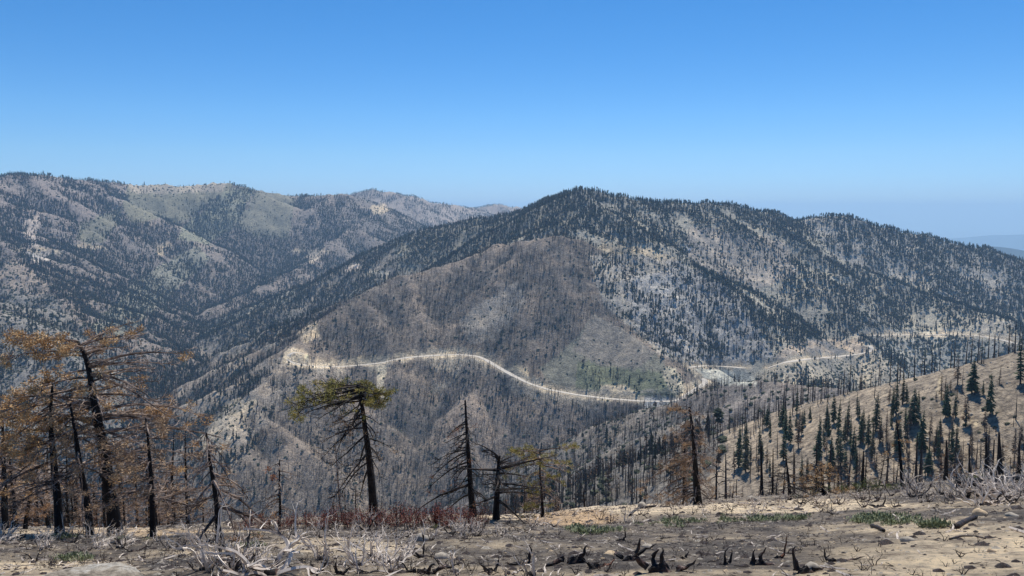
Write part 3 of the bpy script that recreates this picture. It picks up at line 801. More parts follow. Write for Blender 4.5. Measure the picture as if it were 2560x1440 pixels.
def scatter(name, meshes, pts, sc, rz, var, tiltx=None, kind='stuff', label=None, cat=None, group=None):
    """one object whose points carry the far copies"""
    pc = bpy.data.collections.new(name + '_kinds')
    for i, me in enumerate(meshes):
        o = bpy.data.objects.new('kind_%02d' % i, me); pc.objects.link(o)
    me = bpy.data.meshes.new(name); n = len(pts)
    me.vertices.add(n); me.vertices.foreach_set('co', np.asarray(pts, np.float32).ravel())
    for an, ar, ty in (('sc', sc, 'FLOAT'), ('rz', rz, 'FLOAT'), ('var', var, 'INT')):
        a = me.attributes.new(an, ty, 'POINT'); a.data.foreach_set('value', np.asarray(ar, np.float32 if ty == 'FLOAT' else np.int32))
    o = link(name, me); tag(o, label, cat, group, kind)
    ng = bpy.data.node_groups.new(name, 'GeometryNodeTree')
    ng.interface.new_socket('Geometry', in_out='INPUT', socket_type='NodeSocketGeometry'); ng.interface.new_socket('Geometry', in_out='OUTPUT', socket_type='NodeSocketGeometry')
    N = ng.nodes; L = ng.links
    gi = N.new('NodeGroupInput'); go = N.new('NodeGroupOutput'); mp = N.new('GeometryNodeMeshToPoints'); ip = N.new('GeometryNodeInstanceOnPoints')
    ci = N.new('GeometryNodeCollectionInfo'); ci.inputs['Collection'].default_value = pc; ci.inputs['Separate Children'].default_value = True; ci.inputs['Reset Children'].default_value = True
    def attr(nm, ty):
        a = N.new('GeometryNodeInputNamedAttribute'); a.data_type = ty; a.inputs['Name'].default_value = nm; return a.outputs[0]
    cx = N.new('ShaderNodeCombineXYZ'); L.new(attr('rz', 'FLOAT'), cx.inputs[2])
    L.new(gi.outputs[0], mp.inputs[0]); L.new(mp.outputs[0], ip.inputs['Points']); L.new(ci.outputs[0], ip.inputs['Instance'])
    ip.inputs['Pick Instance'].default_value = True
    L.new(attr('var', 'INT'), ip.inputs['Instance Index']); L.new(cx.outputs[0], ip.inputs['Rotation']); L.new(attr('sc', 'FLOAT'), ip.inputs['Scale'])
    L.new(ip.outputs[0], go.inputs[0])
    md = o.modifiers.new('scatter', 'NODES'); md.node_group = ng
    return o

def gval(G, x, y):
    i = np.clip(np.round((np.arctan2(x, y) - TH[0]) / dTH).astype(int), 0, NT - 1)
    j = np.clip(np.round(np.interp(np.hypot(x, y), RR, np.arange(NR))).astype(int), 0, NR - 1)
    return G[i, j]
def candidates(r0, r1, spacing):
    a = (TH[-1] - TH[0]) / 2 * (r1 ** 2 - r0 ** 2)
    n = int(a / spacing ** 2)
    th = rng.uniform(TH[0], TH[-1], n); r = np.sqrt(rng.uniform(r0 ** 2, r1 ** 2, n))
    x, y = np.sin(th) * r, np.cos(th) * r
    v = gval(VIS, x, y)
    return x[v], y[v]
allpts = {'live': [], 'burn': [], 'shrub': []}
for r0, r1, sl, sb, ss in ((300, 470, 5.2, 4.6, 6), (470, 900, 5.0, 4.8, 5), (900, 1700, 4.8, 4.5, 6.0), (1700, 2800, 5.0, 6.5, 8), (2800, 4400, 6.4, 9, 12), (4400, 6800, 9, 16, 30)):
    for key, G, spc in (('live', LIVE, sl), ('burn', BURN, sb), ('shrub', SHRUB, ss)):
        x, y = candidates(r0, r1, spc)
        ok = rng.random(len(x)) < gval(G, x, y) * (.62 if key == 'live' else 1)
        x, y = x[ok], y[ok]
        allpts[key].append(np.stack([x, y, hz(x, y)], -1))
for k_ in allpts: allpts[k_] = np.concatenate(allpts[k_]); print(k_, len(allpts[k_]))
def region_of(p):
    return NAMES[int(gval(IDF, p[0], p[1]))]
PLACE = {'foreground': 'on the slope just below the viewpoint', 'nearhill': 'on the near bare hill', 'lowridge': 'on the low grey burned ridge', 'burned': 'on the burned mountainside around the road', 'main': 'on the flank of the main mountain', 'left': 'on the left mountain range', 'far': 'on the far mountain', 'plain': 'in the deep gully', 'distant': 'on the distant hills'}
def split_nearest(pts, n):
    d = np.hypot(pts[:, 0], pts[:, 1])
    px, py = project(pts[:, 0], pts[:, 1], pts[:, 2] + 6)
    inside = (px > 0) & (px < 2560) & (py < 1290) & (gval(VIS0, pts[:, 0], pts[:, 1]))
    o = np.argsort(np.where(inside, d, 1e9))
    return pts[o[:n]], pts[o[n:]]
def individuals(pts, meshes, name, what, cat, grp, smin, smax):
    for p in pts:
        i = int(rng.integers(len(meshes)))
        o = link(name, meshes[i], None, (p[0], p[1], p[2] - .1), rng.uniform(0, 6.28), rng.uniform(smin, smax))
        w = PLACE[region_of(p)]
        if 'near bare hill' in w: w = 'on the wooded lower flank of the near hill'
        q_ = (o.scale[0] - smin) / (smax - smin); a_ = 'short' if q_ < .33 else ('mid sized' if q_ < .66 else 'tall')
        if key == 'shrub': a_ = {'short': 'small', 'mid sized': 'mid sized', 'tall': 'large'}[a_]
        tag(o, what.replace('small', '').replace('low', '').strip().join((a_ + ' ', '')) + ' ' + w, cat, a_ + ' ' + grp + ' ' + w)
for key, meshes, name, what, cat, grp, n, smin, smax in (
        ('live', CONS, 'conifer', 'small dark green conifer standing', 'conifer', 'green conifers', 200, .38, 1.15),
        ('burn', SNAGS, 'burnt_snag', 'thin blackened dead trunk standing', 'burnt tree', 'burnt snags', 150, .45, 1.25),
        ('shrub', BUSH, 'bush', 'low rounded olive bush growing', 'bush', 'chaparral bushes', 250, .6, 1.7)):
    near, rest = split_nearest(allpts[key], n)
    individuals(near, meshes, name, what, cat, grp, smin, smax)
    D = np.hypot(rest[:, 0], rest[:, 1])
    sc = (smin + (smax - smin) * rng.beta(1.6, 1.9, len(rest))) * np.where(D > 2800, 1.15, 1)
    if key == 'shrub': sc = sc * np.where(D > 1700, 1.4, 1)
    scatter({'live': 'green_forest', 'burn': 'burnt_forest', 'shrub': 'chaparral'}[key], meshes, rest - np.array([0, 0, .2]), sc, rng.uniform(0, 6.28, len(rest)), rng.integers(0, len(meshes), len(rest)),
            label={'live': 'dark green conifer woods spread over the mountains', 'burn': 'burnt standing trunks covering the far slopes', 'shrub': 'low olive brush dotted over the far slopes'}[key],
            cat={'live': 'forest', 'burn': 'burnt forest', 'shrub': 'brush'}[key])
# ------------------------------------------------------------------ trees on the near bare hill
def hill_conifer(seed, h=12.0, wid=.16, dens=1.0, dead=False, bare=.12):
    """trunk mesh, crown mesh"""
    r = random.Random(seed)
    tb = MB(); tb.tube([(0, 0, -1.0), (0, 0, h * .5), (0, 0, h * .98)], [h * .019, h * .012, h * .002], 6, 0, False)
    cb = MB(); nw = int(30 * dens)
    for w in range(nw):
        f = (w + r.random() * .6) / nw; z = h * (bare + (1 - bare) * f)
        L = h * wid * (1 - f) ** .75 * (.55 + .45 * min(1, f * 6 + .4)) + .12
        nb = r.randint(5, 7)
        for b_ in range(nb):
            if r.random() > (.86 if not dead else .7): continue
            a = 2 * math.pi * (b_ + r.random() * .8) / nb; l = L * r.uniform(.55, 1.2)
            d = np.array([math.cos(a), math.sin(a), 0]); s_ = np.array([-d[1], d[0], 0]); p0 = np.array([0, 0, z])
            wd = l * (.25 if not dead else .13) * r.uniform(.6, 1.3) + .04
            m1 = p0 + d * l * .5 + (0, 0, -l * r.uniform(.0, .22)); e = p0 + d * l + (0, 0, -l * r.uniform(.15, .5))
            cb.add([p0, m1 + s_ * wd - (0, 0, .1 * l), m1 + (0, 0, .05 * l), m1 - s_ * wd - (0, 0, .1 * l), e], [(0, 1, 2), (0, 2, 3), (1, 4, 2), (2, 4, 3)], 0)
            if r.random() < .5 and not dead:
                q = m1 + d * l * r.uniform(-.2, .3); k_ = wd * .9
                cb.add([q + (0, 0, k_ * .6), q + s_ * k_ - (0, 0, k_), q - s_ * k_ - (0, 0, k_)], [(0, 1, 2)], 0)
    return tb, cb
m_needle2, nt, b = mat('near_conifer_needles'); rcol(nt, b, [(0, (.05, .075, .040)), (.5, (.075, .10, .05)), (.8, (.11, .12, .06)), (1, (.14, .115, .06))], scale=2.2)
m_bark2, nt, b = mat('dark_conifer_bark'); rcol(nt, b, [(0, (.02, .018, .018)), (1, (.06, .05, .045))], scale=1.5)
HC = []; HD = []
for i, (w_, d_) in enumerate([(.15, 1.1), (.18, 1.15), (.12, 1.0), (.22, 1.2)]):
    t_, c_ = hill_conifer(100 + i, 12, w_, d_); HC.append((t_.mesh('conifer_trunk', [m_bark2]), c_.mesh('conifer_crown', [m_needle2])))
for i, (w_, d_) in enumerate([(.15, 1.0), (.11, .9), (.18, .9)]):
    t_, c_ = hill_conifer(120 + i, 12, w_, d_, True, .2); HD.append((t_.mesh('dead_trunk', [m_char]), c_.mesh('dead_crown', [m_brown])))
PSN = [snag(200 + i, 12, n_, 6, 0, b_, 'bare_snag') for i, (n_, b_) in enumerate([(16, .06), (26, .13), (8, .04), (34, .18)])]
def two_part(name, pair, p, h, label, cat, group):
    o = link(name, None, None, tuple(p), rng.uniform(0, 6.28)); q_ = rng.uniform(.6, 1.15); o.scale = (h / 12 * q_, h / 12 * q_, h / 12); o.rotation_euler[0] = rng.uniform(-.04, .04); o.rotation_euler[1] = rng.uniform(-.04, .04)
    link('trunk', pair[0], o); link('crown', pair[1], o)
    tag(o, label, cat, group); return o
def hill_spot(px, py):
    p = hit(px, py, 100)
    return p
def hgt(p, hp): return hp / FPX * math.hypot(math.hypot(p[0], p[1]), p[2]) * 1.02
live = [(1925,1100,55),(1965,1108,80),(1975,1112,85),(2004,1088,58),(2025,1052,36),(2043,1158,110),(2067,1080,60),(2085,1060,75),(2095,1078,80),(2119,1082,80),(2144,1043,58),(2158,1082,58),(2189,1080,92),(2178,1152,92),(2240,1038,86),(2257,1012,75),(2267,1010,48),(2264,1088,70),(2131,1146,78),(2094,1137,90),(2078,1177,82),(2100,1165,88),(2003,1205,64),(2019,1190,45),(2139,1188,64),(1846,1170,105),(1864,1183,95),(1876,1156,50),(1850,1112,45),(2072,1100,65),(2110,1110,70),(2200,1105,60),(2170,1120,80),(1990,1072,44),(2010,1065,40),(2230,1045,72),(2150,1110,75),(2060,1120,60),(2112,1190,70),(1905,1150,45)]
for _ in range(30): live.append((rng.uniform(1830, 2420), rng.uniform(1030, 1205), rng.uniform(38, 92)))
live = [q for q in live if q[1] > np.interp(q[0], [1740, 1800, 1900, 2000, 2100, 2200, 2300, 2560], [1150, 1113, 1063, 1022, 992, 967, 942, 876]) + 8]
extra_green = [(2429,985,80,3,'broad green conifer with drooping boughs beside the trail bend on the near hill'),(2475,1038,90,3,'dense dark conical conifer alone on the bare upper part of the near hill'),(2457,988,32,0,'small conifer between the two broad green conifers on the near hill'),(2551,960,102,2,'tall dark conifer at the right end of the near hill crest'),(2414,1068,33,0,'small young conifer below the trail bend on the near hill'),(2301,1133,97,1,'tall conifer with a thinning crown in the middle of the bare hill'),(2319,1188,64,1,'conifer with pale green crown at the foot of the bare hill')]
dead = [(2215,1105,76),(2325,1100,60),(2351,1120,58),(2378,1108,97),(2498,960,42),(2376,977,26),(2489,1085,18),(1917,1171,60),(2394,962,66),(2340,1000,20),(2535,1150,70),(2505,1165,60),(2430,1150,66),(2470,1120,50),(2400,1180,50),(2550,1110,44),(2270,1165,40),(1895,1190,50)]
for px, py, hp in live:
    p = hill_spot(px, py); i = int(rng.integers(4)) if rng.random() < .6 else 0
    a_ = 'short' if hp < 55 else ('mid sized' if hp < 78 else 'tall'); two_part('conifer', HC[i], p, hgt(p, hp), a_ + ' green conifer in the loose grove on the near bare hill', 'conifer', a_ + ' green conifers in the grove on the near hill')
for px, py, hp, i, lb in extra_green:
    p = hill_spot(px, py); two_part('conifer', HC[i], p, hgt(p, hp), lb, 'conifer', None)
for _ in range(36): dead.append((rng.uniform(1830, 2555), rng.uniform(1000, 1205), rng.uniform(28, 70)))
dead = [q for q in dead if q[1] > np.interp(q[0], [1740, 1800, 1900, 2000, 2100, 2200, 2300, 2560], [1150, 1113, 1063, 1022, 992, 967, 942, 876]) + 6]
for px, py, hp in dead:
    p = hill_spot(px, py); two_part('scorched_conifer', HD[int(rng.integers(3))], p, hgt(p, hp), 'brown scorched conifer with thin dead crown on the near bare hill', 'scorched tree', 'scorched conifers on the near hill')
# snags along and just behind the crest
cr = np.array([(1740,1150),(1800,1113),(1900,1063),(2000,1022),(2100,992),(2200,967),(2300,942),(2400,918),(2560,876)], float)
def snag_obj(p, h, lb, grp, meshes=None, name='burnt_snag'):
    ms = meshes or PSN
    o = link(name, ms[int(rng.integers(len(ms)))], None, (p[0], p[1], p[2] - .1), rng.uniform(0, 6.28)); o.scale = (h / 12 * rng.uniform(.75, 1.25),) * 2 + (h / 12,)
    tag(o, lb, 'burnt tree', grp)
xs_ = list(rng.uniform(1770, 2330, 88)) + list(rng.uniform(2330, 2560, 24))
for x in xs_:
    y = np.interp(x, cr[:, 0], cr[:, 1]); p = hit(x, y + 7, 100)
    if p is None or np.hypot(p[0], p[1]) > 470: continue
    k = 1 + rng.uniform(.0, .10); q = np.array([p[0] * k, p[1] * k]); z = float(hz(*q))
    snag_obj((q[0], q[1], z), rng.uniform(7, 13.5), 'blackened dead trunk in the row along the crest of the near hill', 'burnt snags along the crest of the near hill')
for _ in range(60):
    x = rng.uniform(1800, 2560); yc = np.interp(x, cr[:, 0], cr[:, 1]); y = rng.uniform(yc + 12, 1225) if rng.random() < .45 else rng.uniform(1120, 1225)
    p = hit(x, y, 100)
    if p is None or p[1] < 120: continue
    snag_obj(p, rng.uniform(5, 11), 'charred bare trunk standing on the open face of the near hill', 'burnt snags on the face of the near hill')
# stones on the near hill
def stone_mesh(seed):
    r = random.Random(seed); mb = MB(); n = 6
    v = [(math.cos(2 * math.pi * i / n) * r.uniform(.6, 1.2), math.sin(2 * math.pi * i / n) * r.uniform(.6, 1.1), -.3) for i in range(n)] + [(math.cos(2 * math.pi * i / n) * r.uniform(.3, .8), math.sin(2 * math.pi * i / n) * r.uniform(.3, .8), r.uniform(.3, .7)) for i in range(n)]
    mb.add(v, [(i, (i + 1) % n, n + (i + 1) % n, n + i) for i in range(n)] + [tuple(range(n, 2 * n))]); return mb.mesh('stone', [m_stone])
m_stone, nt, b = mat('hill_stone'); rcol(nt, b, [(0, (.14, .12, .10)), (.5, (.30, .27, .23)), (1, (.50, .46, .40))])
n_ = 30000; th_ = rng.uniform(TH[0], TH[-1], n_); r_n = np.sqrt(rng.uniform(150 ** 2, 470 ** 2, n_)); x_n, y_n = np.sin(th_) * r_n, np.cos(th_) * r_n
k_n = (gval(IDF, x_n, y_n) == NAMES.index('nearhill')) & gval(VIS, x_n, y_n) & (vnoise(x_n / 22, y_n / 22, 151) + .5 * vnoise(x_n / 7, y_n / 7, 152) > rng.uniform(.55, 1.1, n_))
a = np.stack([x_n[k_n], y_n[k_n], hz(x_n[k_n], y_n[k_n])], -1); print('hill stones', len(a))
scatter('hill_stones', [stone_mesh(i) for i in range(4)], a, rng.gamma(1.5, .13, len(a)) + .08, rng.uniform(0, 6.28, len(a)), rng.integers(0, 4, len(a)), label='stones and dark bits lying on the near bare hill', cat='stones')
# shrubs on the near hill
for _ in range(26):
    x = rng.uniform(2250, 2560); y = rng.uniform(940, 1180); p = hit(x, y, 100)
    if p is None or p[1] < 120 or np.hypot(p[0], p[1]) > 400: continue
    o = link('bush', BUSH[int(rng.integers(4))], None, (p[0], p[1], p[2] - .2), rng.uniform(0, 6), rng.uniform(.25, .6)); tag(o, 'tiny dark bush on the dry soil of the near hill', 'bush', 'tiny bushes on the near hill')

# ------------------------------------------------------------------ foreground wood, bark and needles
def wood(name, stops, sc, rough=.8):
    m, nt, b = mat(name, rough); tc = nt.nodes.new('ShaderNodeTexCoord')
    nt.links.new(ramp(nt, noise(nt, tc.outputs['Object'], sc, 5, .65), stops), b.inputs['Base Color'])
    bump(nt, b, noise(nt, tc.outputs['Object'], sc * 4, 4), .5, .02); return m
m_black = wood('charred_bark', [(.3, (.007, .007, .008)), (.6, (.018, .016, .016)), (.75, (.05, .042, .038))], 3)
m_redbark = wood('half_burnt_bark', [(.4, (.010, .009, .009)), (.6, (.035, .026, .022)), (.75, (.10, .07, .055))], 2)
m_limb = wood('weathered_limbs', [(.35, (.03, .025, .024)), (.48, (.15, .105, .08)), (.6, (.42, .32, .25))], 2.2)
m_dlimb = wood('charred_limbs', [(.35, (.012, .011, .011)), (.55, (.03, .025, .022)), (.7, (.15, .105, .08))], 2.2)
m_plimb = wood('bare_grey_limbs', [(.35, (.12, .11, .10)), (.6, (.36, .33, .31))], 2.2)
def leafm(name, c0, c1, c2):
    m, nt, b = mat(name, .85); tc = nt.nodes.new('ShaderNodeTexCoord')
    nt.links.new(ramp(nt, noise(nt, tc.outputs['Object'], 1.7, 4, .7), [(.3, c0), (.5, c1), (.7, c2)]), b.inputs['Base Color'])
    return m
m_orange = leafm('dead_orange_needles', (.32, .185, .08), (.54, .335, .155), (.74, .53, .29))
m_tan = leafm('dead_tan_needles', (.24, .14, .075), (.40, .235, .12), (.55, .36, .20))
m_ylg = leafm('yellow_green_needles', (.17, .16, .045), (.33, .29, .08), (.54, .40, .13))
m_brn = leafm('dead_brown_needles', (.22, .14, .085), (.40, .27, .16), (.62, .43, .25))
m_grn = leafm('live_needles', (.06, .09, .03), (.14, .17, .05), (.26, .25, .08))
m_rust = leafm('rusty_needles', (.20, .07, .035), (.32, .13, .06), (.42, .20, .09))

def puff(mb, c, rad, n, r, ln=None):
    """a tuft of needles: thin blades springing from one point"""
    for _ in range(n):
        d = np.array([r.gauss(0, 1), r.gauss(0, 1), r.gauss(0, .8) + .1]); d /= np.linalg.norm(d) + 1e-6
        s_ = np.array([r.gauss(0, 1), r.gauss(0, 1), r.gauss(0, 1)]); s_ = np.cross(d, s_); s_ /= np.linalg.norm(s_) + 1e-6
        o = c + d * rad * r.uniform(.1, .6); l_ = rad * r.uniform(.3, .5); w = rad * r.uniform(.05, .09)
        mb.add([o - s_ * w, o + s_ * w, o + d * l_], [(0, 1, 2)], 0)

def limb(r, p0, az, L, el, droop, rad, dens, sub_len, fol, folr, foln, curl=0):
    """one bough with its side branches and twigs; returns wood MB, needle MB"""
    wb = MB(); nb = MB(); n = max(5, int(L * 2.2)); pts = [np.array(p0, float)]; e = el; a = az
    for i in range(n):
        a += r.uniform(-.16, .16); e += -droop / n + curl * max(0, i / n - .5) + r.uniform(-.09, .09)
        d = np.array([math.cos(a) * math.cos(e), math.sin(a) * math.cos(e), math.sin(e)])
        pts.append(pts[-1] + d * L / n)
    pts = np.array(pts); rads = np.linspace(rad, max(.008, rad * .16), len(pts))
    wb.tube(pts, rads, 5 if rad > .04 else 4, 0, False)
    ns = int(L * dens)
    for k in range(ns):
        t = r.uniform(.18, 1) if k else 1.0
        x = t * (len(pts) - 1); i = min(int(x), len(pts) - 2); q = pts[i] + (pts[i + 1] - pts[i]) * (x - i)
        a2 = a if False else math.atan2(*(pts[i + 1] - pts[i])[[1, 0]]) + r.choice((-1, 1)) * r.uniform(.4, 1.25); e2 = e * .3 + r.uniform(-.45, .5)
        l2 = sub_len * L * r.uniform(.5, 1.1) * (1.15 - .6 * t) + .12
        s_ = [q]; 
        for j in range(3):
            a2 += r.uniform(-.35, .35); e2 += r.uniform(-.3, .35)
            s_.append(s_[-1] + np.array([math.cos(a2) * math.cos(e2), math.sin(a2) * math.cos(e2), math.sin(e2)]) * l2 / 3)
        wb.tube(s_, [.013, .011, .008, .005], 3, 0, False)
        ends = [s_[-1]]
        for j in range(2):
            b0 = s_[1 + j]; a3 = a2 + r.choice((-1, 1)) * r.uniform(.5, 1.2); e3 = e2 + r.uniform(-.5, .5); l3 = l2 * r.uniform(.3, .6)
            b1 = b0 + np.array([math.cos(a3) * math.cos(e3), math.sin(a3) * math.cos(e3), math.sin(e3)]) * l3
            wb.tube([b0, b1], [.008, .004], 3, 0, False); ends.append(b1)
        if r.random() < fol:
            for c in ends: puff(nb, c, folr * .8 * r.uniform(.6, 1.15), int(foln * 1.3), r)
    return wb, nb

def pine(name, label, cat, base, path, r0, nb, f0, f1, Lf, el, droop, folf, folm, bark=None, limbs=None, seed=0, dens=3.6, sub=.26, folr=.26, foln=22, azf=None, curl=.0, group=None, sides=10, lrad=.016, D=None, CROWN=None):
    """a burnt pine: trunk follows photo pixels at the distance of its foot"""
    r = random.Random(seed)
    if D is None: p = hit(*base)
    else:
        x, y, z = ray(*base); p = np.array([x * D, y * D, 0.0]); p[2] = float(hz(p[0], p[1]))
    pts = []
    for px, py in path:
        x, y, z = ray(px, py); k_ = p[1] / y; pts.append(np.array([x * k_, p[1], z * k_]))
    if D is not None: pts[0][2] = min(pts[0][2], p[2])
    pts = np.array(pts); pts[:, 1] += np.linspace(0, 1, len(pts)) * r.uniform(-.4, .4)
    # refine
    m = 14; t = np.linspace(0, len(pts) - 1, m); fp = np.stack([np.interp(t, np.arange(len(pts)), pts[:, k_]) for k_ in range(3)], -1)
    for k_ in range(3): fp[:, k_] = smooth1(fp[:, k_], 2)
    root = link(name, None, None, tuple(pts[0])); tag(root, label, cat, group)
    loc = fp - pts[0]; Ht = loc[-1, 2]
    f = np.linspace(0, 1, m); r0 = r0 * p[1] / 50.0; rr2 = r0 * (1 - .84 * f) * .80 + .012 + r0 * .35 * np.exp(-f * 25)
    rs2 = np.array([[q * (1 + .08 * math.sin(3 * j + i * .7) + r.uniform(-.06, .06)) for j in range(sides)] for i, q in enumerate(rr2)])
    tb = MB(); low = loc.copy(); low[0, 2] -= .6; tb.tube(low, rs2, sides, 0, True)
    link('trunk', tb.mesh('trunk', [bark or m_black], True), root)
    jobs = [(f0 + (f1 - f0) * (i + r.random()) / nb, 0) for i in range(nb)]
    if CROWN: jobs += [(CROWN[1] + (CROWN[2] - CROWN[1]) * (i + r.random()) / CROWN[0], 1) for i in range(CROWN[0])]
    P0 = (Lf, el, droop, folf, folm, dens, folr, foln)
    for fr, top_ in jobs:
        Lf, el, droop, folf, folm, dens, folr, foln = P0 if not top_ else (CROWN[3], CROWN[4], CROWN[5], (lambda f, s: CROWN[6]), CROWN[7], CROWN[8], CROWN[9], CROWN[10])
        az = (azf(r, fr) if azf else r.uniform(0, 2 * math.pi))
        side = math.cos(az); L = Lf(fr, side) * (r.uniform(.35, 1.15) if not top_ else r.uniform(.6, 1.1))
        if L < .15: continue
        x = fr * (m - 1); k_ = min(int(x), m - 2); q = loc[k_] + (loc[k_ + 1] - loc[k_]) * (x - k_)
        fol = folf(fr, side) * FOLK * (0.15 if r.random() < .35 else 1.15)
        wb, nbm = limb(r, q, az, L, (el(fr) if callable(el) else el) + r.uniform(-.15, .15), (droop(fr) if callable(droop) else droop), lrad * L + .012, dens, sub, fol, folr, foln, curl)
        o = link('branch', wb.mesh('branch', [limbs or m_limb]), root)
        if nbm.n: link('needles', nbm.mesh('needles', [folm]), o)
    return root

FOLK = .85
pine('burnt_pine', 'largest burnt pine, thick black trunk leaning left under an orange dead crown', 'pine tree', (292,1335), [(292,1335),(280,1260),(268,1160),(258,1090),(245,1020),(238,960),(225,880),(205,850)], .52, 66, .30, 1.0,
     lambda f, s: (2.6 if f < .45 else 4.4 * (1.25 - f) ** .5) * (1.0 if s > 0 else 1.05), lambda f: .05 + .25 * (f > .8), .35,
     lambda f, s: (.04 if f < .42 else .12) + (.6 if f > .74 and s < .35 else 0) + (.35 if .42 < f < .70 and s < .1 else 0), m_orange, seed=1, dens=5.0, folr=.34, foln=30)
pine('burnt_pine', 'burnt pine with a slim curved black trunk and tan needles left of the largest trunk', 'pine tree', (150,1335), [(150,1335),(142,1260),(128,1170),(120,1090),(113,1030),(116,965)], .33, 42, .28, 1.0,
     lambda f, s: 2.3 * (1.2 - f) ** .5 * (1.1 if s < 0 else .6), .0, .5, lambda f, s: (.6 if f > .5 and s < .2 else .08), m_orange, seed=2, dens=4.4, folr=.32, foln=30)
pine('burnt_pine', 'thin black trunk with dark drooping twigs between the slim pine and the largest pine', 'pine tree', (225,1337), [(225,1337),(222,1260),(205,1180),(197,1100),(190,1050),(184,1005)], .27, 32, .25, 1.0,
     lambda f, s: 2.3 * (1.2 - f) ** .5, -.15, .6, lambda f, s: .25 + .4 * (f > .6), m_brn, seed=3, limbs=m_limb, dens=4.6)
pine('burnt_pine', 'straight black trunk with pale thin twigs right of the largest pine', 'pine tree', (383,1340), [(383,1340),(382,1260),(381,1180),(377,1110),(372,1040)], .22, 38, .22, 1.0,
     lambda f, s: 2.0 * (1.2 - f) ** .5 * (1.15 if s > 0 else .9), .05, .35, lambda f, s: .3 + .3 * (f > .5), m_brn, seed=4, limbs=m_limb, dens=5.0)
pine('burnt_pine', 'leaning burnt pine with sagging grey lower boughs and a sparse brown tip', 'pine tree', (547,1352), [(547,1352),(543,1290),(535,1220),(523,1160),(518,1120),(512,1085)], .2, 34, .2, 1.0,
     lambda f, s: (2.2 if f < .5 else 1.3) * (1.15 - f * .6) * (1.1 if s > 0 else .9), -.3, .7, lambda f, s: (.5 if f > .85 else .06), m_tan, seed=5, limbs=m_limb, dens=4.2)
pine('burnt_pine', 'spindly burnt pine with a rusty tuft at its tip', 'pine tree', (698,1326), [(698,1326),(699,1270),(695,1210),(694,1155)], .09, 26, .2, 1.0,
     lambda f, s: 1.2 * (1.1 - f * .8), -.1, .5, lambda f, s: (.85 if f > .82 else .02), m_rust, seed=6, limbs=m_limb, dens=3.6, folr=.22)
pine('white_snag', 'pale grey dead conifer with long drooping bare boughs', 'dead tree', (855,1300), [(858,1300),(850,1260),(846,1200),(840,1120)], .10, 40, .12, 1.0,
     lambda f, s: 2.3 * (1.12 - f), -.15, .75, lambda f, s: 0, m_tan, bark=m_limb, limbs=m_plimb, seed=7, dens=2.4, sub=.2, lrad=.012, D=52)
def azc(r, f):
    return r.uniform(0, 6.283)
def lf8(f, s):
    if f > .80: return (2.9 if s < -.2 else (1.15 if s > .3 else 1.5)) * (1.0 if f < .93 else .75)
    return (2.9 if s < 0 else 1.3) * (1.0 - .2 * f)
r8 = pine('burnt_pine', 'tall burnt pine with a flat yellow green crown spreading left', 'pine tree', (935,1300), [(935,1300),(931,1230),(925,1160),(917,1090),(910,1030),(903,985),(896,958)], .33, 30, .30, .80,
     lf8, lambda f: -.35 + .3 * math.sin(f * 90), lambda f: .45 + .3 * math.sin(f * 57), lambda f, s: (.5 if f > .62 else .12), m_brn, bark=m_redbark, limbs=m_dlimb, seed=8, dens=5.0, sub=.4, folr=.22, foln=14, CROWN=(38, .76, 1.0, lf8, lambda f: -.08 + 1.0 * max(0, f - .9), .12, .62, m_ylg, 5.5, .27, 30))
pine('burnt_pine', 'black pine skeleton with long bare boughs sweeping down to the left', 'pine tree', (1182,1292), [(1184,1292),(1177,1230),(1172,1150),(1167,1080),(1163,1000)], .28, 62, .22, 1.0,
     lambda f, s: (3.9 if s < 0 else 1.4) * (1.12 - f), -.15, .55, lambda f, s: .12 if f < .7 else .3, m_rust, limbs=m_dlimb, seed=9, dens=4.6, folr=.2, foln=14)
pine('burnt_pine', 'squat black trunk whose twisted forked limbs spread from its broken top', 'pine tree', (1240,1300), [(1240,1300),(1242,1250),(1244,1200),(1245,1165),(1250,1140)], .27, 24, .25, .95,
     lambda f, s: 1.9 * (.6 if f > .85 else 1), lambda f: .9 if f > .75 else .1, lambda f: .5 if f > .75 else .2, lambda f, s: 0, m_tan, limbs=m_dlimb, seed=10, dens=5.0, sub=.45, lrad=.03, curl=.12)
pine('burnt_pine', 'slim burnt pine with a flat green and orange top right of the forked trunk', 'pine tree', (1357,1292), [(1357,1292),(1354,1240),(1350,1180),(1350,1122)], .13, 56, .12, 1.0,
     lambda f, s: (1.1 if f < .75 else 1.9), lambda f: -.2 if f < .8 else .1, .3, lambda f, s: (3 if f > .84 else .35), m_ylg, bark=m_redbark, seed=11, dens=5.2, folr=.22)
pine('burnt_pine', 'small black bushy dead pine below the edge of the slope', 'pine tree', (1462,1290), [(1462,1300),(1461,1270),(1460,1222)], .12, 30, .1, 1.0,
     lambda f, s: 1.5 * (1.15 - f), .15, .1, lambda f, s: 0, m_tan, limbs=m_dlimb, seed=12, dens=4.4, D=62)
pine('burnt_pine', 'burnt pine with orange tufts on boughs reaching left, on the right part of the slope', 'pine tree', (1745,1262), [(1746,1262),(1740,1200),(1735,1130),(1730,1070),(1722,1015)], .30, 70, .10, 1.0,
     lambda f, s: (4.2 if s < 0 else 2.5) * (1.15 - f) ** .8 * (1 if f > .4 else .8), lambda f: -.25 if f < .85 else .3, .5, lambda f, s: (.42 if s < .1 and f > .4 else .14), m_brn, limbs=m_limb, seed=13, dens=5.4, folr=.26)
pine('burnt_pine', 'thinner black trunk close behind the orange tufted pine', 'pine tree', (1712,1258), [(1713,1262),(1710,1200),(1710,1140),(1708,1085)], .17, 36, .12, 1.0,
     lambda f, s: 2.0 * (1.15 - f), -.2, .5, lambda f, s: .2, m_brn, limbs=m_dlimb, seed=14, dens=4.2)
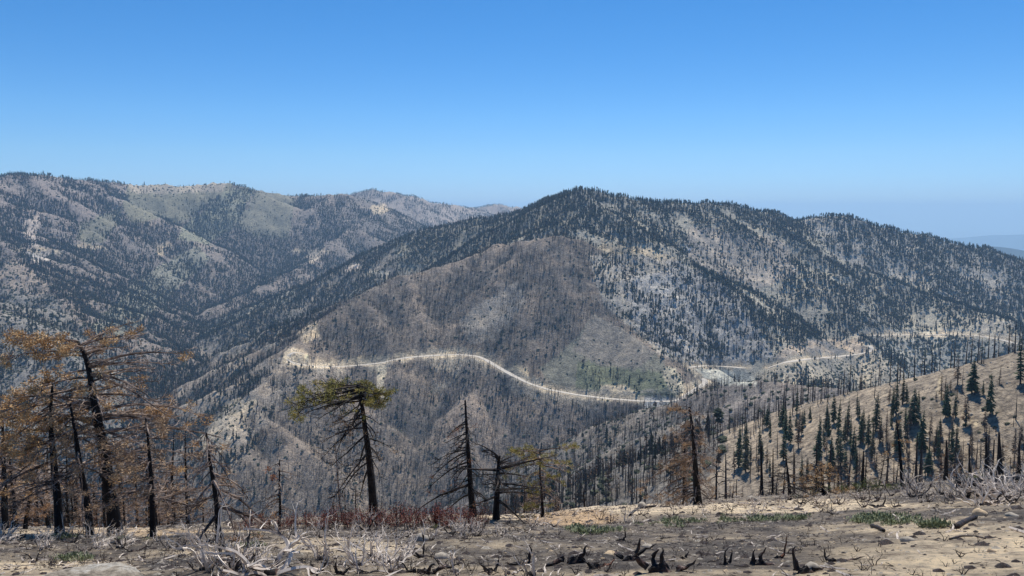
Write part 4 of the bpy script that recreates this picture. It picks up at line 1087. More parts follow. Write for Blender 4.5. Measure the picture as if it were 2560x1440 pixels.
# the group at the left edge
pine('burnt_pine', 'black trunk at the left edge with orange boughs', 'pine tree', (12,1325), [(12,1325),(8,1260),(4,1180),(-2,1100),(-8,1010)], .26, 40, .25, 1.0, lambda f, s: 3.0 * (1.2 - f) ** .5, .0, .4, lambda f, s: .5 if f > .5 else .15, m_orange, seed=15, dens=4.2)
pine('burnt_pine', 'bent black trunk leaning right near the left edge', 'pine tree', (62,1322), [(62,1325),(70,1270),(82,1220),(97,1172)], .16, 20, .3, 1.0, lambda f, s: 1.6, .2, .3, lambda f, s: .12, m_tan, seed=16, dens=4.5)
pine('burnt_pine', 'dark crooked trunk amid the thicket at the left edge', 'pine tree', (30,1322), [(34,1324),(38,1270),(28,1200),(22,1130)], .18, 30, .2, 1.0, lambda f, s: 1.8, .1, .4, lambda f, s: .18, m_tan, seed=17, dens=5)
pine('burnt_pine', 'short leaning charred trunk without a crown left of the slim pine', 'pine tree', (122,1320), [(124,1322),(114,1270),(105,1235)], .15, 8, .4, 1.0, lambda f, s: 1.0, .1, .3, lambda f, s: .0, m_tan, seed=18)
pine('burnt_pine', 'short burnt trunk with tan twigs behind the largest pine', 'pine tree', (322,1312), [(322,1316),(320,1260),(317,1200)], .12, 30, .1, 1.0, lambda f, s: 1.6, .2, .3, lambda f, s: .25, m_tan, seed=19, dens=5)
# right part
pine('burnt_pine', 'black bare pole with a curled orange bough on its left side', 'pine tree', (2256,1218), [(2256,1220),(2254,1150),(2250,1090),(2247,1052)], .13, 12, .2, 1.0, lambda f, s: 1.6 if s < 0 else .7, .2, .9, lambda f, s: .6 if s < 0 else .05, m_orange, limbs=m_dlimb, seed=20, dens=3)
pine('burnt_stump', 'tall charred stump broken off at the top beside the orange bush', 'tree stump', (2156,1222), [(2156,1224),(2155,1170),(2154,1124)], .15, 3, .3, .8, lambda f, s: .9, -.8, .5, lambda f, s: 0, m_tan, limbs=m_dlimb, seed=21)
pine('burnt_pine', 'black dead pine with upcurved bare limbs on the right part of the slope', 'pine tree', (1976,1250), [(1976,1252),(1974,1200),(1970,1140)], .13, 26, .2, 1.0, lambda f, s: 1.9 * (1.2 - f), .0, .2, lambda f, s: 0, m_tan, limbs=m_dlimb, seed=22, dens=3.6)
pine('scorched_tree', 'rounded young pine with dense orange dead needles at the slope edge', 'pine tree', (2058,1238), [(2059,1242),(2059,1200),(2057,1165)], .14, 46, .08, 1.0, lambda f, s: 2.0 * (1.1 - f) ** .6, .25, .3, lambda f, s: .75, m_orange, limbs=m_dlimb, seed=23, dens=4.0, folr=.28, foln=16)
for i, (bx, by, ty, r0, lb) in enumerate([(1905,1246,1108,.16,'thin bare burnt pole, leftmost of the poles on the right part of the slope'),(1931,1246,1118,.10,'very thin grey bare pole right of the leftmost pole'),(2364,1206,1098,.22,'dark burnt pole behind the bleached brush on the right'),(2468,1200,1090,.22,'burnt trunk with grey limbs behind the long black log'),(2500,1196,1080,.3,'thick crooked burnt trunk with hanging limbs behind the long black log'),(2425,1202,1110,.14,'thin black pole standing behind the left end of the log'),(2548,1190,1100,.16,'burnt pole with ragged brown crown at the right edge')]):
    pine('burnt_pine', lb, 'pine tree', (bx, by), [(bx, by + 8), (bx - 1, by * .6 + ty * .4), (bx - 2, ty)], r0, 16, .15, 1.0, lambda f, s: 1.5 * (1.15 - f * .8), -.1, .4, lambda f, s: .08, m_tan, limbs=m_dlimb, seed=30 + i, dens=3.4, D=86 if bx > 2300 else 68)

# thickets of scorched saplings just below the edge of the slope
def sapling(seed, h, folp, folm, n=44, lim=None):
    r = random.Random(seed); tb = MB(); tb.tube([(0, 0, -.8), (r.uniform(-.2, .2), 0, h * .5), (r.uniform(-.3, .3), 0, h)], [.10, .06, .012], 6, 0, False)
    wb = MB(); nbm = MB()
    for i in range(n):
        f = (i + r.random()) / n; L = h * .27 * (1.15 - f) * r.uniform(.6, 1.1)
        a, c = limb(r, (0, 0, h * (.05 + .93 * f)), r.uniform(0, 6.28), L, r.uniform(-.1, .4), .2, .02 + .01 * L, 4.5, .35, folp, .17, 9)
        wb.add(np.concatenate(a.v), a.f); 
        if c.n: nbm.add(np.concatenate(c.v), c.f)
    return tb.mesh('sapling_trunk', [m_black]), wb.mesh('sapling_branches', [lim or m_limb]), nbm.mesh('sapling_needles', [folm]) if nbm.n else None
SAP = [sapling(301, 5, .22, m_tan), sapling(302, 4, .45, m_tan), sapling(303, 5.5, .1, m_rust, lim=m_dlimb), sapling(304, 3.2, .6, m_grn, 30), sapling(305, 4.5, .3, m_orange)]
def put_sap(i, px, D, top, label, group):
    x, y, z = ray(px, 700); X_, Y_ = x * D, y * D; zb = float(hz(X_, Y_))
    zt = float(ray(px, top)[2]) * D
    h0 = [5, 4, 5.5, 3.2, 4.5][i]; h = max(1.5, zt - zb)
    o = link('scorched_sapling', None, None, (X_, Y_, zb), rng.uniform(0, 6.28), h / h0); o.scale = (min(h / h0, 1.6),) * 2 + (h / h0,)
    tag(o, label, 'sapling', group); t_, w_, n_ = SAP[i]
    link('trunk', t_, o); link('branches', w_, o)['kind'] = 'stuff'
    if n_: link('needles', n_, o)['kind'] = 'stuff'
for px in np.linspace(-30, 470, 32):
    put_sap(int(rng.choice([0, 1, 2, 4])), px + rng.uniform(-15, 15), rng.uniform(54, 66), rng.uniform(1070, 1220), 'brown twiggy scorched sapling in the thicket behind the pines on the left', 'scorched saplings behind the left pines')
for px, top, i in ((100, 1262, 3), (130, 1275, 3), (590, 1240, 4), (600, 1265, 1), (560, 1270, 1), (640, 1262, 3), (850, 1222, 3), (880, 1215, 3), (945, 1240, 2), (1310, 1180, 4), (1330, 1215, 1), (1290, 1230, 2), (1210, 1235, 2), (1265, 1240, 1), (1395, 1225, 1), (820, 1250, 1), (770, 1262, 1), (1500, 1255, 2), (1400, 1250, 2)):
    put_sap(i, px, rng.uniform(56, 64), top, ['scorched sapling with tan twigs below the edge of the slope', 'small tan leaved sapling below the edge of the slope', 'dark burnt sapling below the edge of the slope', 'young sapling with green needles below the edge of the slope', 'orange leaved sapling below the edge of the slope'][i], 'saplings below the middle of the slope edge %s' % ['tan', 'small', 'dark', 'green', 'orange'][i])
for _ in range(44):
    px = rng.uniform(1640, 2580); D = rng.uniform(84, 135); e = np.interp(px, E_PX, E_PY)
    put_sap(int(rng.choice([0, 1, 2, 2, 4])), px, D, e - rng.uniform(20, 95) * (1 if px > 1850 else .5), 'burnt sapling in the belt of scorched trees behind the right slope edge', 'scorched saplings behind the right slope edge')
for _ in range(30):
    px = rng.uniform(1780, 2580); D = rng.uniform(95, 160); x, y, z = ray(px, 700); e = np.interp(px, E_PX, E_PY)
    zb = float(hz(x * D, y * D)); zt = float(ray(px, e - rng.uniform(40, 130))[2]) * D
    snag_obj((x * D, y * D, zb), max(3, zt - zb), 'thin black pole rising from the belt behind the right slope edge', 'black poles behind the right slope edge')
# ------------------------------------------------------------------ skeletons of burnt shrubs
def bleach(name, dark):
    m, nt, b = mat(name, .75); tc = nt.nodes.new('ShaderNodeTexCoord')
    n1 = noise(nt, tc.outputs['Object'], 2.6, 3, .6); 
    sep = nt.nodes.new('ShaderNodeSeparateXYZ'); nt.links.new(tc.outputs['Object'], sep.inputs[0])
    ad = nt.nodes.new('ShaderNodeMath'); ad.operation = 'MULTIPLY_ADD'; nt.links.new(sep.outputs[2], ad.inputs[0]); ad.inputs[1].default_value = .35; nt.links.new(n1, ad.inputs[2])
    nt.links.new(ramp(nt, ad.outputs[0], [(dark - .04, (.02, .017, .016)), (dark + .03, (.20, .16, .14)), (dark + .08, (.70, .59, .48)), (dark + .4, (.90, .79, .66))]), b.inputs['Base Color'])
    return m
m_bone = bleach('bleached_wood', .40); m_mid = bleach('part_charred_wood', .55); m_coal = wood('charred_shrub_wood', [(.3, (.010, .009, .009)), (.5, (.028, .023, .021)), (.62, (.10, .055, .04)), (.72, (.34, .27, .23))], 7, .6)
m_ember = wood('red_brown_heartwood', [(.3, (.02, .012, .01)), (.5, (.16, .06, .03)), (.7, (.42, .22, .14))], 9, .6)

def stem(r, p0, az, el, L, rad, level, out, sides=4):
    n = 5 if level == 0 else 4; pts = [np.array(p0, float)]; a, e = az, el
    for i in range(n):
        a += r.uniform(-.75, .75); e += r.uniform(-.5, .5) + (.12 if e < .5 else -.08)
        e = max(-.2, min(1.45, e))
        pts.append(pts[-1] + np.array([math.cos(a) * math.cos(e), math.sin(a) * math.cos(e), math.sin(e)]) * L / n * r.uniform(.7, 1.3))
    rr3 = np.linspace(rad, rad * (.55 if level < 2 else .15), len(pts))
    # round the corners a little
    P2 = [pts[0]]
    for i in range(1, len(pts) - 1): P2 += [pts[i] * .75 + pts[i - 1] * .25, pts[i] * .75 + pts[i + 1] * .25]
    P2.append(pts[-1]); r2 = np.interp(np.linspace(0, 1, len(P2)), np.linspace(0, 1, len(rr3)), rr3)
    out.tube(P2, r2, sides if level == 0 else 3, 0, False)
    if level < 2:
        for k in range(r.randint(2, 3) if level == 0 else r.randint(1, 3)):
            i = r.randint(len(P2) // 2, len(P2) - 1)
            stem(r, P2[i], a + r.choice((-1, 1)) * r.uniform(.4, 1.1), e + r.uniform(-.5, .4), L * r.uniform(.45, .75), r2[i] * .7, level + 1, out, 3)
def skeleton(seed, size, ns, thick, el=(.3, 1.2), lean=None):
    r = random.Random(seed); res = []
    for i in range(ns):
        mb = MB(); az = 2 * math.pi * (i + r.random()) / ns if lean is None else lean + r.uniform(-.6, .6)
        stem(r, (math.cos(az) * size * .05, math.sin(az) * size * .05, -.05), az, r.uniform(*el), size * r.uniform(.5, .8), thick * r.uniform(.7, 1.2), 0, mb)
        res.append(mb)
    b_ = MB(); n = 7
    for zz in range(1):
        ring0 = [(math.cos(2 * math.pi * i / n) * size * .10 * r.uniform(.7, 1.3), math.sin(2 * math.pi * i / n) * size * .10 * r.uniform(.7, 1.3), -.08) for i in range(n)]
        ring1 = [(x * .8, y * .8, size * .07 * r.uniform(.6, 1.4)) for x, y, z in ring0]
        b_.add(ring0 + ring1 + [(0, 0, size * .1)], [(i, (i + 1) % n, n + (i + 1) % n, n + i) for i in range(n)] + [(n + i, n + (i + 1) % n, 2 * n) for i in range(n)])
    return res, b_
def skel_meshes(seed, size, ns, thick, m, **k):
    st, bu = skeleton(seed, size, ns, thick, **k)
    return [q.mesh('stem', [m]) for q in st], bu.mesh('burl', [m_coal], True)
SK = {'bone': [skel_meshes(400 + i, 1.0, 5 + i % 3, .032, m_bone) for i in range(5)],
      'mid': [skel_meshes(420 + i, 1.0, 5, .028, m_mid) for i in range(4)],
      'coal': [skel_meshes(440 + i, 1.0, 4, .026, m_coal, el=(.2, 1.3)) for i in range(4)],
      'lean': [skel_meshes(460 + i, 1.0, 6, .030, m_bone, el=(.35, .8), lean=0.0) for i in range(3)],
      'stub': [skel_meshes(480 + i, .6, 3, .035, m_coal, el=(.3, 1.4)) for i in range(3)]}
def put_skel(kind, px, py, hp, label, cat, group, rz=None, idx=None):
    p = hit(px, py)
    if p is None or np.hypot(p[0], p[1]) > 110: return
    h = hp / FPX * math.hypot(p[0], p[1]) * 1.05
    v = SK[kind]; st, bu = v[int(rng.integers(len(v))) if idx is None else idx]
    s = h / (.95 if kind != 'stub' else .5)
    o = link('shrub_stump' if kind in ('stub',) else 'shrub_skeleton', None, None, tuple(p), rng.uniform(0, 6.28) if rz is None else rz, s)
    tag(o, label, cat, group); link('burl', bu, o)
    for q in st: link('stem', q, o)
def field(n, x0, x1, ylo, yhi, hp, mixk, label, group, rz=None, cat='dead shrub'):
    for _ in range(n):
        x = rng.uniform(x0, x1); t = rng.random()
        y = ylo(x) + (yhi(x) - ylo(x)) * t if callable(ylo) else rng.uniform(ylo, yhi)
        put_skel(mixk[int(rng.integers(len(mixk)))], x, y, hp * rng.uniform(.6, 1.3), label, cat, group, rz=None if rz is None else rz + rng.uniform(-.5, .5))
eg = lambda x: np.interp(x, E_PX, E_PY)
field(34, -20, 330, 1338, 1378, 38, ['lean', 'lean', 'bone', 'coal'], 'bleached slanting shrub skeleton in the dense band under the left pines', 'shrub skeletons in the band under the left pines', rz=.3)
field(16, -20, 380, 1372, 1412, 26, ['coal', 'mid', 'stub'], 'small charred shrub remnant on the ash below the left band', 'charred shrub remnants at lower left')
field(18, 330, 640, 1345, 1400, 44, ['bone', 'mid', 'mid', 'coal'], 'grey shrub skeleton left of the tallest bleached shrub', 'shrub skeletons left of the tallest one')
field(8, 470, 640, 1385, 1440, 105, ['bone', 'mid'], 'tall tangled pale shrub skeleton in the lower left tangle', 'tall pale shrub skeletons at lower left')
field(30, 600, 1190, 1322, 1352, 46, ['bone', 'mid', 'mid'], 'grey shrub skeleton in the row in front of the red leaved bushes', 'shrub skeletons before the red bushes')
field(9, 760, 1130, 1370, 1435, 85, ['bone', 'bone', 'mid'], 'curving pale shrub skeleton on the sandy patch in the lower middle', 'curving pale shrub skeletons lower middle')
field(26, 1170, 1520, 1305, 1345, 32, ['bone', 'mid', 'coal'], 'low twiggy shrub skeleton beside the orange soil', 'low shrub skeletons beside the orange soil')
field(40, 1480, 2010, lambda x: eg(x) + 12, lambda x: eg(x) + 42, 26, ['mid', 'coal', 'bone'], 'low burnt twig clump along the sandy strip right of centre', 'twig clumps along the sandy strip')
field(30, 1990, 2400, lambda x: eg(x) + 22, lambda x: eg(x) + 56, 34, ['mid', 'coal', 'mid'], 'grey twiggy shrub skeleton in the band above the green patch', 'shrub skeletons above the green patch')
field(9, 2270, 2450, lambda x: eg(x) + 18, lambda x: eg(x) + 46, 66, ['bone', 'mid'], 'pale spreading shrub skeleton in front of the long black log', 'pale shrub skeletons before the log')
field(14, 2440, 2590, lambda x: eg(x) + 30, lambda x: eg(x) + 68, 62, ['lean', 'bone', 'mid'], 'bleached many stemmed shrub skeleton by the right edge', 'bleached shrub skeletons by the right edge', rz=2.2)
field(16, 1180, 2020, 1380, 1436, 22, ['stub', 'coal'], 'small charred stub sticking out of the ash in the lower middle', 'charred stubs lower middle', cat='charred stub')
field(14, 560, 1250, 1405, 1440, 36, ['stub', 'coal', 'coal'], 'black burnt stub among the pale skeletons at the lower edge', 'black stubs at the lower edge', cat='charred stub')
field(10, 1900, 2420, 1375, 1438, 16, ['stub'], 'tiny black stub on the lower right soil', 'tiny stubs lower right', cat='charred stub')
# a few that stand out
m_ = skel_meshes(501, 1.0, 7, .042, m_bone, el=(.5, 1.2)); SK['hero'] = [m_]
put_skel('hero', 676, 1436, 185, 'tallest bleached shrub skeleton with thick forking white stems and a black limb at its left', 'dead shrub', None, rz=1.0, idx=0)
SK['tall'] = [skel_meshes(510 + i, 1.0, 2, .034, m_bone, el=(1.0, 1.4)) for i in range(4)]
for i, (x, y, h, lb) in enumerate([(1330,1438,118,'tall thin pale forked shrub stem beside the bare ash in the lower middle'),(1268,1436,98,'bent pale shrub stem left of the tall forked one'),(1142,1436,80,'single thin bleached stem on the ash below the pale boulder'),(985,1330,66,'crooked black dead stem rising above the red leaved bushes'),(900,1434,92,'pale curving shrub stem with a black foot near the sandy patch'),(782,1434,90,'s shaped bleached stem right of the tallest bleached shrub')]):
    if 'black dead' in lb: SK['one'] = [skel_meshes(530, 1.0, 1, .03, m_coal, el=(1.2, 1.4))]; put_skel('one', x, y, h, lb, 'dead shrub', None)
    else: put_skel('tall', x, y, h, lb, 'dead shrub', None, idx=i % 4)

# charred burls with upturned prongs
def burl_thing(seed, px, py, wp, prongs, label, ember=False):
    r = random.Random(seed); p = hit(px, py); w = wp / FPX * math.hypot(p[0], p[1])
    o = link('burnt_burl', None, None, tuple(p), r.uniform(-.4, .4)); tag(o, label, 'burnt stump', None)
    mb = MB(); n = 12; m2 = 6; vs_ = []
    for j in range(m2):
        ph = j / (m2 - 1) * math.pi / 2
        for i in range(n):
            a = 2 * math.pi * i / n; q = w * .18 * math.cos(ph) * (1 + .28 * math.sin(3 * a + seed) + r.uniform(-.14, .14))
            vs_.append((math.cos(a) * q * 1.3, math.sin(a) * q * .8, w * .2 * math.sin(ph) * (1 + r.uniform(-.25, .25)) - .04))
    mb.add(vs_, [(j * n + i, j * n + (i + 1) % n, (j + 1) * n + (i + 1) % n, (j + 1) * n + i) for j in range(m2 - 1) for i in range(n)])
    link('root_crown', mb.mesh('root_crown', [m_coal]), o)
    for dx, L, el in prongs:
        mb = MB(); az = 0 if dx > 0 else math.pi; az += r.uniform(-.4, .4); e = el; q = np.array([dx * w * .3, r.uniform(-.05, .05) * w, w * .06]); pts = [q]
        for i in range(6):
            e += r.uniform(-.35, .5); az += r.uniform(-.5, .5)
            pts.append(pts[-1] + np.array([math.cos(az) * math.cos(e), math.sin(az) * math.cos(e), math.sin(e)]) * L * w / 6 * .9 * r.uniform(.7, 1.3) + np.array([r.gauss(0, .02), 0, r.gauss(0, .015)]) * w)
        mb.tube(pts, np.array([[q_ * w * .62 * r.uniform(.65, 1.3) for _ in range(7)] for q_ in (.12, .09, .085, .06, .05, .035, .015)]), 7, 0, True)
        link('prong', mb.mesh('prong', [m_ember if ember and dx > .3 else m_coal]), o)
burl_thing(1, 1440, 1408, 120, [(-.9, .55, .1), (.3, .5, 1.0)], 'black burnt burl with a flat snout on its left and one upright prong')
burl_thing(2, 1490, 1420, 90, [(-.4, .35, .6), (.8, .5, -.1)], 'low reddish charred burl between the snouted burl and the horned one', True)
burl_thing(3, 1575, 1402, 90, [(-.7, .5, .4), (.3, .95, 1.1)], 'charred burl with a tall black horn curving up')
burl_thing(4, 1655, 1428, 130, [(-1, .6, .3), (.9, .65, .3), (.1, .45, 1.1), (-.4, .4, .9)], 'largest charred burl, claw shaped with pale ash on its face, at the lower edge')
burl_thing(5, 1705, 1398, 55, [(.6, .4, .6)], 'small black knob right behind the claw shaped burl')
burl_thing(6, 1812, 1412, 60, [(.0, .9, 1.3), (.6, .8, .9)], 'pair of upright black stubs right of the claw shaped burl')
burl_thing(7, 1895, 1412, 90, [(.5, .8, .3), (-.5, .5, .9), (.1, .5, 1.2)], 'arched charred roots at the middle of the lower right')
burl_thing(8, 1945, 1396, 60, [(.5, 1.1, .6)], 'split stump with red brown heartwood leaning right', True)
burl_thing(9, 2015, 1432, 110, [(-.6, .6, 1.2), (.5, .3, .4)], 'square black stump beside a round grey stone at the lower edge')
burl_thing(10, 2085, 1404, 70, [(.7, .9, .2), (-.5, .5, .1)], 'fan of burnt roots on the soil at lower right')
burl_thing(11, 1552, 1352, 45, [(.5, .9, .8)], 'small black horn shaped stub on the grey ash right of centre')
burl_thing(12, 1225, 1428, 70, [(-.5, .6, .6), (.6, .6, .7)], 'forked black stub near the lower edge left of centre')
burl_thing(13, 1060, 1434, 100, [(-.7, .6, .3), (.8, .6, .6), (.2, .5, .9)], 'wide black burl with several prongs below the pale boulder')
burl_thing(14, 850, 1436, 70, [(-.4, .5, .8), (.5, .5, .7)], 'black burl at the lower edge right of the tallest bleached shrub')
burl_thing(15, 1310, 1412, 80, [(-.6, .5, .2), (.5, .6, 1.0)], 'dark burl behind the tall forked stem')
burl_thing(16, 2195, 1268, 40, [(.6, .9, .6), (-.6, .7, .6)], 'dark forked root crown behind the green patch')

# boulders
m_rockc, nt, b = mat('pale_granite', .9); tc = nt.nodes.new('ShaderNodeTexCoord')
nt.links.new(ramp(nt, noise(nt, tc.outputs['Object'], 3.5, 6, .7), [(.3, (.22, .19, .15)), (.5, (.40, .35, .28)), (.7, (.58, .52, .43))]), b.inputs['Base Color']); bump(nt, b, noise(nt, tc.outputs['Object'], 9, 6), .6, .03)
m_rockt, nt, b = mat('tan_sandstone', .9); tc = nt.nodes.new('ShaderNodeTexCoord')
nt.links.new(ramp(nt, noise(nt, tc.outputs['Object'], 3.5, 6, .7), [(.3, (.36, .25, .15)), (.5, (.58, .44, .28)), (.7, (.72, .60, .42))]), b.inputs['Base Color']); bump(nt, b, noise(nt, tc.outputs['Object'], 9, 6), .6, .03)
m_lich, nt, b = mat('weathered_rock', .95); tc = nt.nodes.new('ShaderNodeTexCoord')
c_ = mix(nt, ramp(nt, noise(nt, tc.outputs['Object'], 1.6, 8, .75), [(.35, (.20, .165, .125)), (.5, (.36, .31, .24)), (.62, (.52, .49, .43))]), ramp(nt, noise(nt, tc.outputs['Object'], 12, 6, .7), [(.38, (.4, .4, .4)), (.55, (1, 1, 1))]), .8, 'MULTIPLY')
nt.links.new(c_, b.inputs['Base Color']); bump(nt, b, noise(nt, tc.outputs['Object'], 8, 8, .7), .9, .06)
def rock_mesh(seed, a, b_, c, m, n=16, k=9):
    v = []; 
    for j in range(k):
        ph = -math.pi / 2 + math.pi * j / (k - 1)
        for i in range(n):
            t = 2 * math.pi * i / n; x, y, z = math.cos(t) * math.cos(ph), math.sin(t) * math.cos(ph), math.sin(ph)
            q = 1 + .22 * float(fbm(np.array(x * 1.3 + seed * 7.1), np.array(y * 1.3 + z * 1.7), seed, 3))
            # facets
            q *= min(1.0, .78 / max(.01, abs(x * math.cos(seed) + y * math.sin(seed)) * 1.05 + abs(z) * .3)) * min(1.0, .80 / max(.01, abs(z * .9 + x * .35)))
            q = min(q, 1.15)
            v.append((x * a * q, y * b_ * q, z * c * q))
    mb = MB(); mb.add(v, [(j * n + i, j * n + (i + 1) % n, (j + 1) * n + (i + 1) % n, (j + 1) * n + i) for j in range(k - 1) for i in range(n)])
    return mb.mesh('boulder', [m], True)
def boulder(seed, px, py, wp, hp, m, label, sink=.3):
    p = hit(px, py); s = math.hypot(p[0], p[1]) / FPX; w = wp * s / 2; h = hp * s * (.8 if seed != 12 else 1)
    o = link('boulder', rock_mesh(seed, w, w * .75, h / (2 - sink * 2) * 1.2, m), None, (p[0], p[1], p[2] + h * (.36 - sink)), None); tag(o, label, 'boulder', None)
boulder(1, 1056, 1352, 42, 26, m_rockc, 'rounded pale grey boulder behind the sandy patch')
boulder(2, 1105, 1396, 44, 22, m_rockc, 'pale low boulder in front of the rounded grey one')
boulder(3, 1132, 1400, 26, 12, m_rockt, 'small cream stone leaning against the low pale boulder')
boulder(4, 2450, 1290, 36, 22, m_rockt, 'tan round boulder at the end of a charred log piece')
boulder(5, 2268, 1352, 34, 14, m_rockc, 'grey half buried stone on the tan soil at right')
boulder(6, 1605, 1268, 30, 20, m_rockc, 'pale boulder on the slope edge beside a heap of white roots')
boulder(7, 1880, 1252, 30, 18, m_rockc, 'pale boulder on the edge among the poles at right')
boulder(8, 2032, 1426, 46, 26, m_rockc, 'round dark grey stone beside the square black stump')
boulder(9, 1525, 1386, 36, 12, m_rockt, 'flat tan stone on the ash left of the tall horn')
boulder(10, 2478, 1380, 20, 12, m_rockt, 'small brown stone on the tan soil at far right')
boulder(11, 1620, 1366, 30, 8, m_rockc, 'flat pale stone behind the tall horn')
boulder(12, 170, 1474, 330, 32, m_lich, 'broad pale bare rock hump at the lower left corner', .32)
boulder(13, 2530, 1290, 30, 10, m_rockc, 'flat pale stone by the right edge')
boulder(14, 1180, 1290, 26, 14, m_rockc, 'light stone at the foot of the black pine skeleton')
boulder(15, 930, 1352, 18, 10, m_rockc, 'small white stone left of the rounded grey boulder')

# logs
def log(pts, rad, m, label, name='fallen_log', cat='log', lift=.7):
    q = []
    for (px, py, *dd) in pts:
        p = hit(px, py)
        if p is None or np.hypot(p[0], p[1]) > 120:
            x, y, z = ray(px, py); d = float(np.interp(px, E_PX, E_D)); p = np.array([x * d, y * d, float(hz(x * d, y * d))])
        q.append(p + (0, 0, rad * lift))
    q = np.array(q); t = np.linspace(0, len(q) - 1, 14); q = np.stack([np.interp(t, np.arange(len(q)), q[:, k]) for k in range(3)], -1)
    r = random.Random(len(label)); c = q[0].copy(); mb = MB(); mb.tube(q - c, np.array([[rad * (1 - .35 * i / 13) * r.uniform(.85, 1.15) for _ in range(9)] for i in range(14)]), 9, 0, True)
    n = 9; mb.f.append(tuple(reversed(range(n)))); mb.mi.append(0)
    o = link(name, mb.mesh(name, [m], True), None, tuple(c)); tag(o, label, cat)
log([(2398,1219),(2470,1212),(2560,1202),(2640,1195)], .24, m_black, 'long thick charred log lying along the right slope edge')
log([(2140,1206),(2230,1214),(2300,1212)], .12, m_black, 'thin charred log on the slope edge behind the green bushes')
log([(2390,1322),(2412,1308),(2440,1296)], .06, m_coal, 'short purple black charred log beside the tan boulder')
log([(2375,1350),(2400,1342),(2440,1342),(2463,1348)], .02, m_coal, 'thin bent dark stick lying on the tan soil at right', 'fallen_stick', 'stick', .6)
log([(2180,1318),(2195,1322),(2210,1330)], .05, m_coal, 'dark charred lump of wood on the tan soil below the green patch', 'charred_wood', 'charred wood')
log([(1575,1290),(1600,1272),(1640,1268)], .07, m_mid, 'pale weathered branch beside the boulder on the slope edge', 'fallen_branch', 'branch')

# red leaved bushes
m_red, nt, b = mat('dead_red_leaves', .8); tc = nt.nodes.new('ShaderNodeTexCoord')
oi = nt.nodes.new('ShaderNodeObjectInfo')
nt.links.new(mix(nt, ramp(nt, noise(nt, tc.outputs['Object'], 5, 4, .7), [(.3, (.07, .022, .02)), (.5, (.20, .05, .04)), (.7, (.34, .13, .08))]), ramp(nt, oi.outputs['Random'], [(0, (.7, 1.1, 1.0)), (.5, (1, 1, 1)), (1, (1.3, 1.6, 1.5))]), 1.0, 'MULTIPLY'), b.inputs['Base Color'])
def leafy(seed, h, wd, m, nl, ls, mt, tall=.5):
    r = random.Random(seed); st = MB(); lf = MB()
    for i in range(16):
        az = r.uniform(0, 6.28); e = r.uniform(.5, 1.4); q = np.array([r.uniform(-.3, .3) * wd, r.uniform(-.3, .3) * wd, -.05]); pts = [q]
        for k in range(4):
            az += r.uniform(-.3, .3); e += r.uniform(-.2, .2); pts.append(pts[-1] + np.array([math.cos(az) * math.cos(e) * .7, math.sin(az) * math.cos(e) * .7, math.sin(e)]) * h / 3.6)
        st.tube(pts, [.014, .012, .01, .007, .004], 3, 0, False)
        for _ in range(nl // 16):
            t = r.uniform(1.3, 4); k = min(int(t), 3); c = pts[k] + (pts[k + 1] - pts[k]) * (t - k) + np.array([r.gauss(0, .06), r.gauss(0, .06), r.gauss(0, .05)]) * h * 1.2
            d = np.array([r.gauss(0, 1), r.gauss(0, 1), r.gauss(0, .7)]); d /= np.linalg.norm(d); s_ = np.cross(d, (r.gauss(0, 1), r.gauss(0, 1), r.gauss(0, 1))); s_ /= np.linalg.norm(s_) + 1e-6
            lf.add([c, c + d * ls * .5 + s_ * ls * .28, c + d * ls, c + d * ls * .5 - s_ * ls * .28], [(0, 1, 2, 3)])
    return st.mesh('stems', [mt]), lf.mesh('leaves', [m])
RB = [leafy(600 + i, 1.0, 1.0, m_red, 420, .07, m_coal) for i in range(4)]
for x in list(np.linspace(600, 1195, 40)):
    x += rng.uniform(-8, 8); y = 1318 + rng.uniform(-8, 6) + (4 if x < 720 else 0); p = hit(x, y)
    hp = (34 if x < 760 else 46) * rng.uniform(.8, 1.2) * (1.15 if 990 < x else 1); h = hp / FPX * math.hypot(p[0], p[1])
    o = link('red_leaved_bush', None, None, tuple(p), rng.uniform(0, 6.28), h * .95); i = int(rng.integers(4)); s_ = link('stems', RB[i][0], o); s_['kind'] = 'stuff'; s_ = link('leaves', RB[i][1], o); s_['kind'] = 'stuff'
    tag(o, 'bush with dead dark red leaves in the hedge behind the pale skeletons', 'bush', 'red leaved bushes in the hedge')
GB = [leafy(620 + i, .5, .8, m_grn, 320, .06, m_limb) for i in range(2)]
for x, y, hp in [(2035,1232,18),(2070,1228,20),(2110,1226,22),(2140,1224,24),(2170,1220,26),(2200,1219,24),(2235,1218,20),(2270,1216,18),(100,1300,60),(140,1305,50),(2430,1200,22),(2455,1198,18),(1990,1240,14),(1090,1318,14),(640,1335,14)]:
    p = hit(x, y + 6) 
    if p is None or np.hypot(p[0], p[1]) > 110: x_, y_, z_ = ray(x, y); d = 76; p = np.array([x_ * d, y_ * d, float(hz(x_ * d, y_ * d))])
    h = hp / FPX * math.hypot(p[0], p[1]); o = link('green_bush', None, None, tuple(p), rng.uniform(0, 6.28), h / .5); i = int(rng.integers(2)); link('stems', GB[i][0], o)['kind'] = 'stuff'; link('leaves', GB[i][1], o)['kind'] = 'stuff'
    w = 'on the right slope edge' if x > 1900 else ('behind the left pines' if x < 200 else 'on the ash in the middle')
    tag(o, 'low bush with fresh green leaves ' + w, 'bush', 'green bushes ' + w)

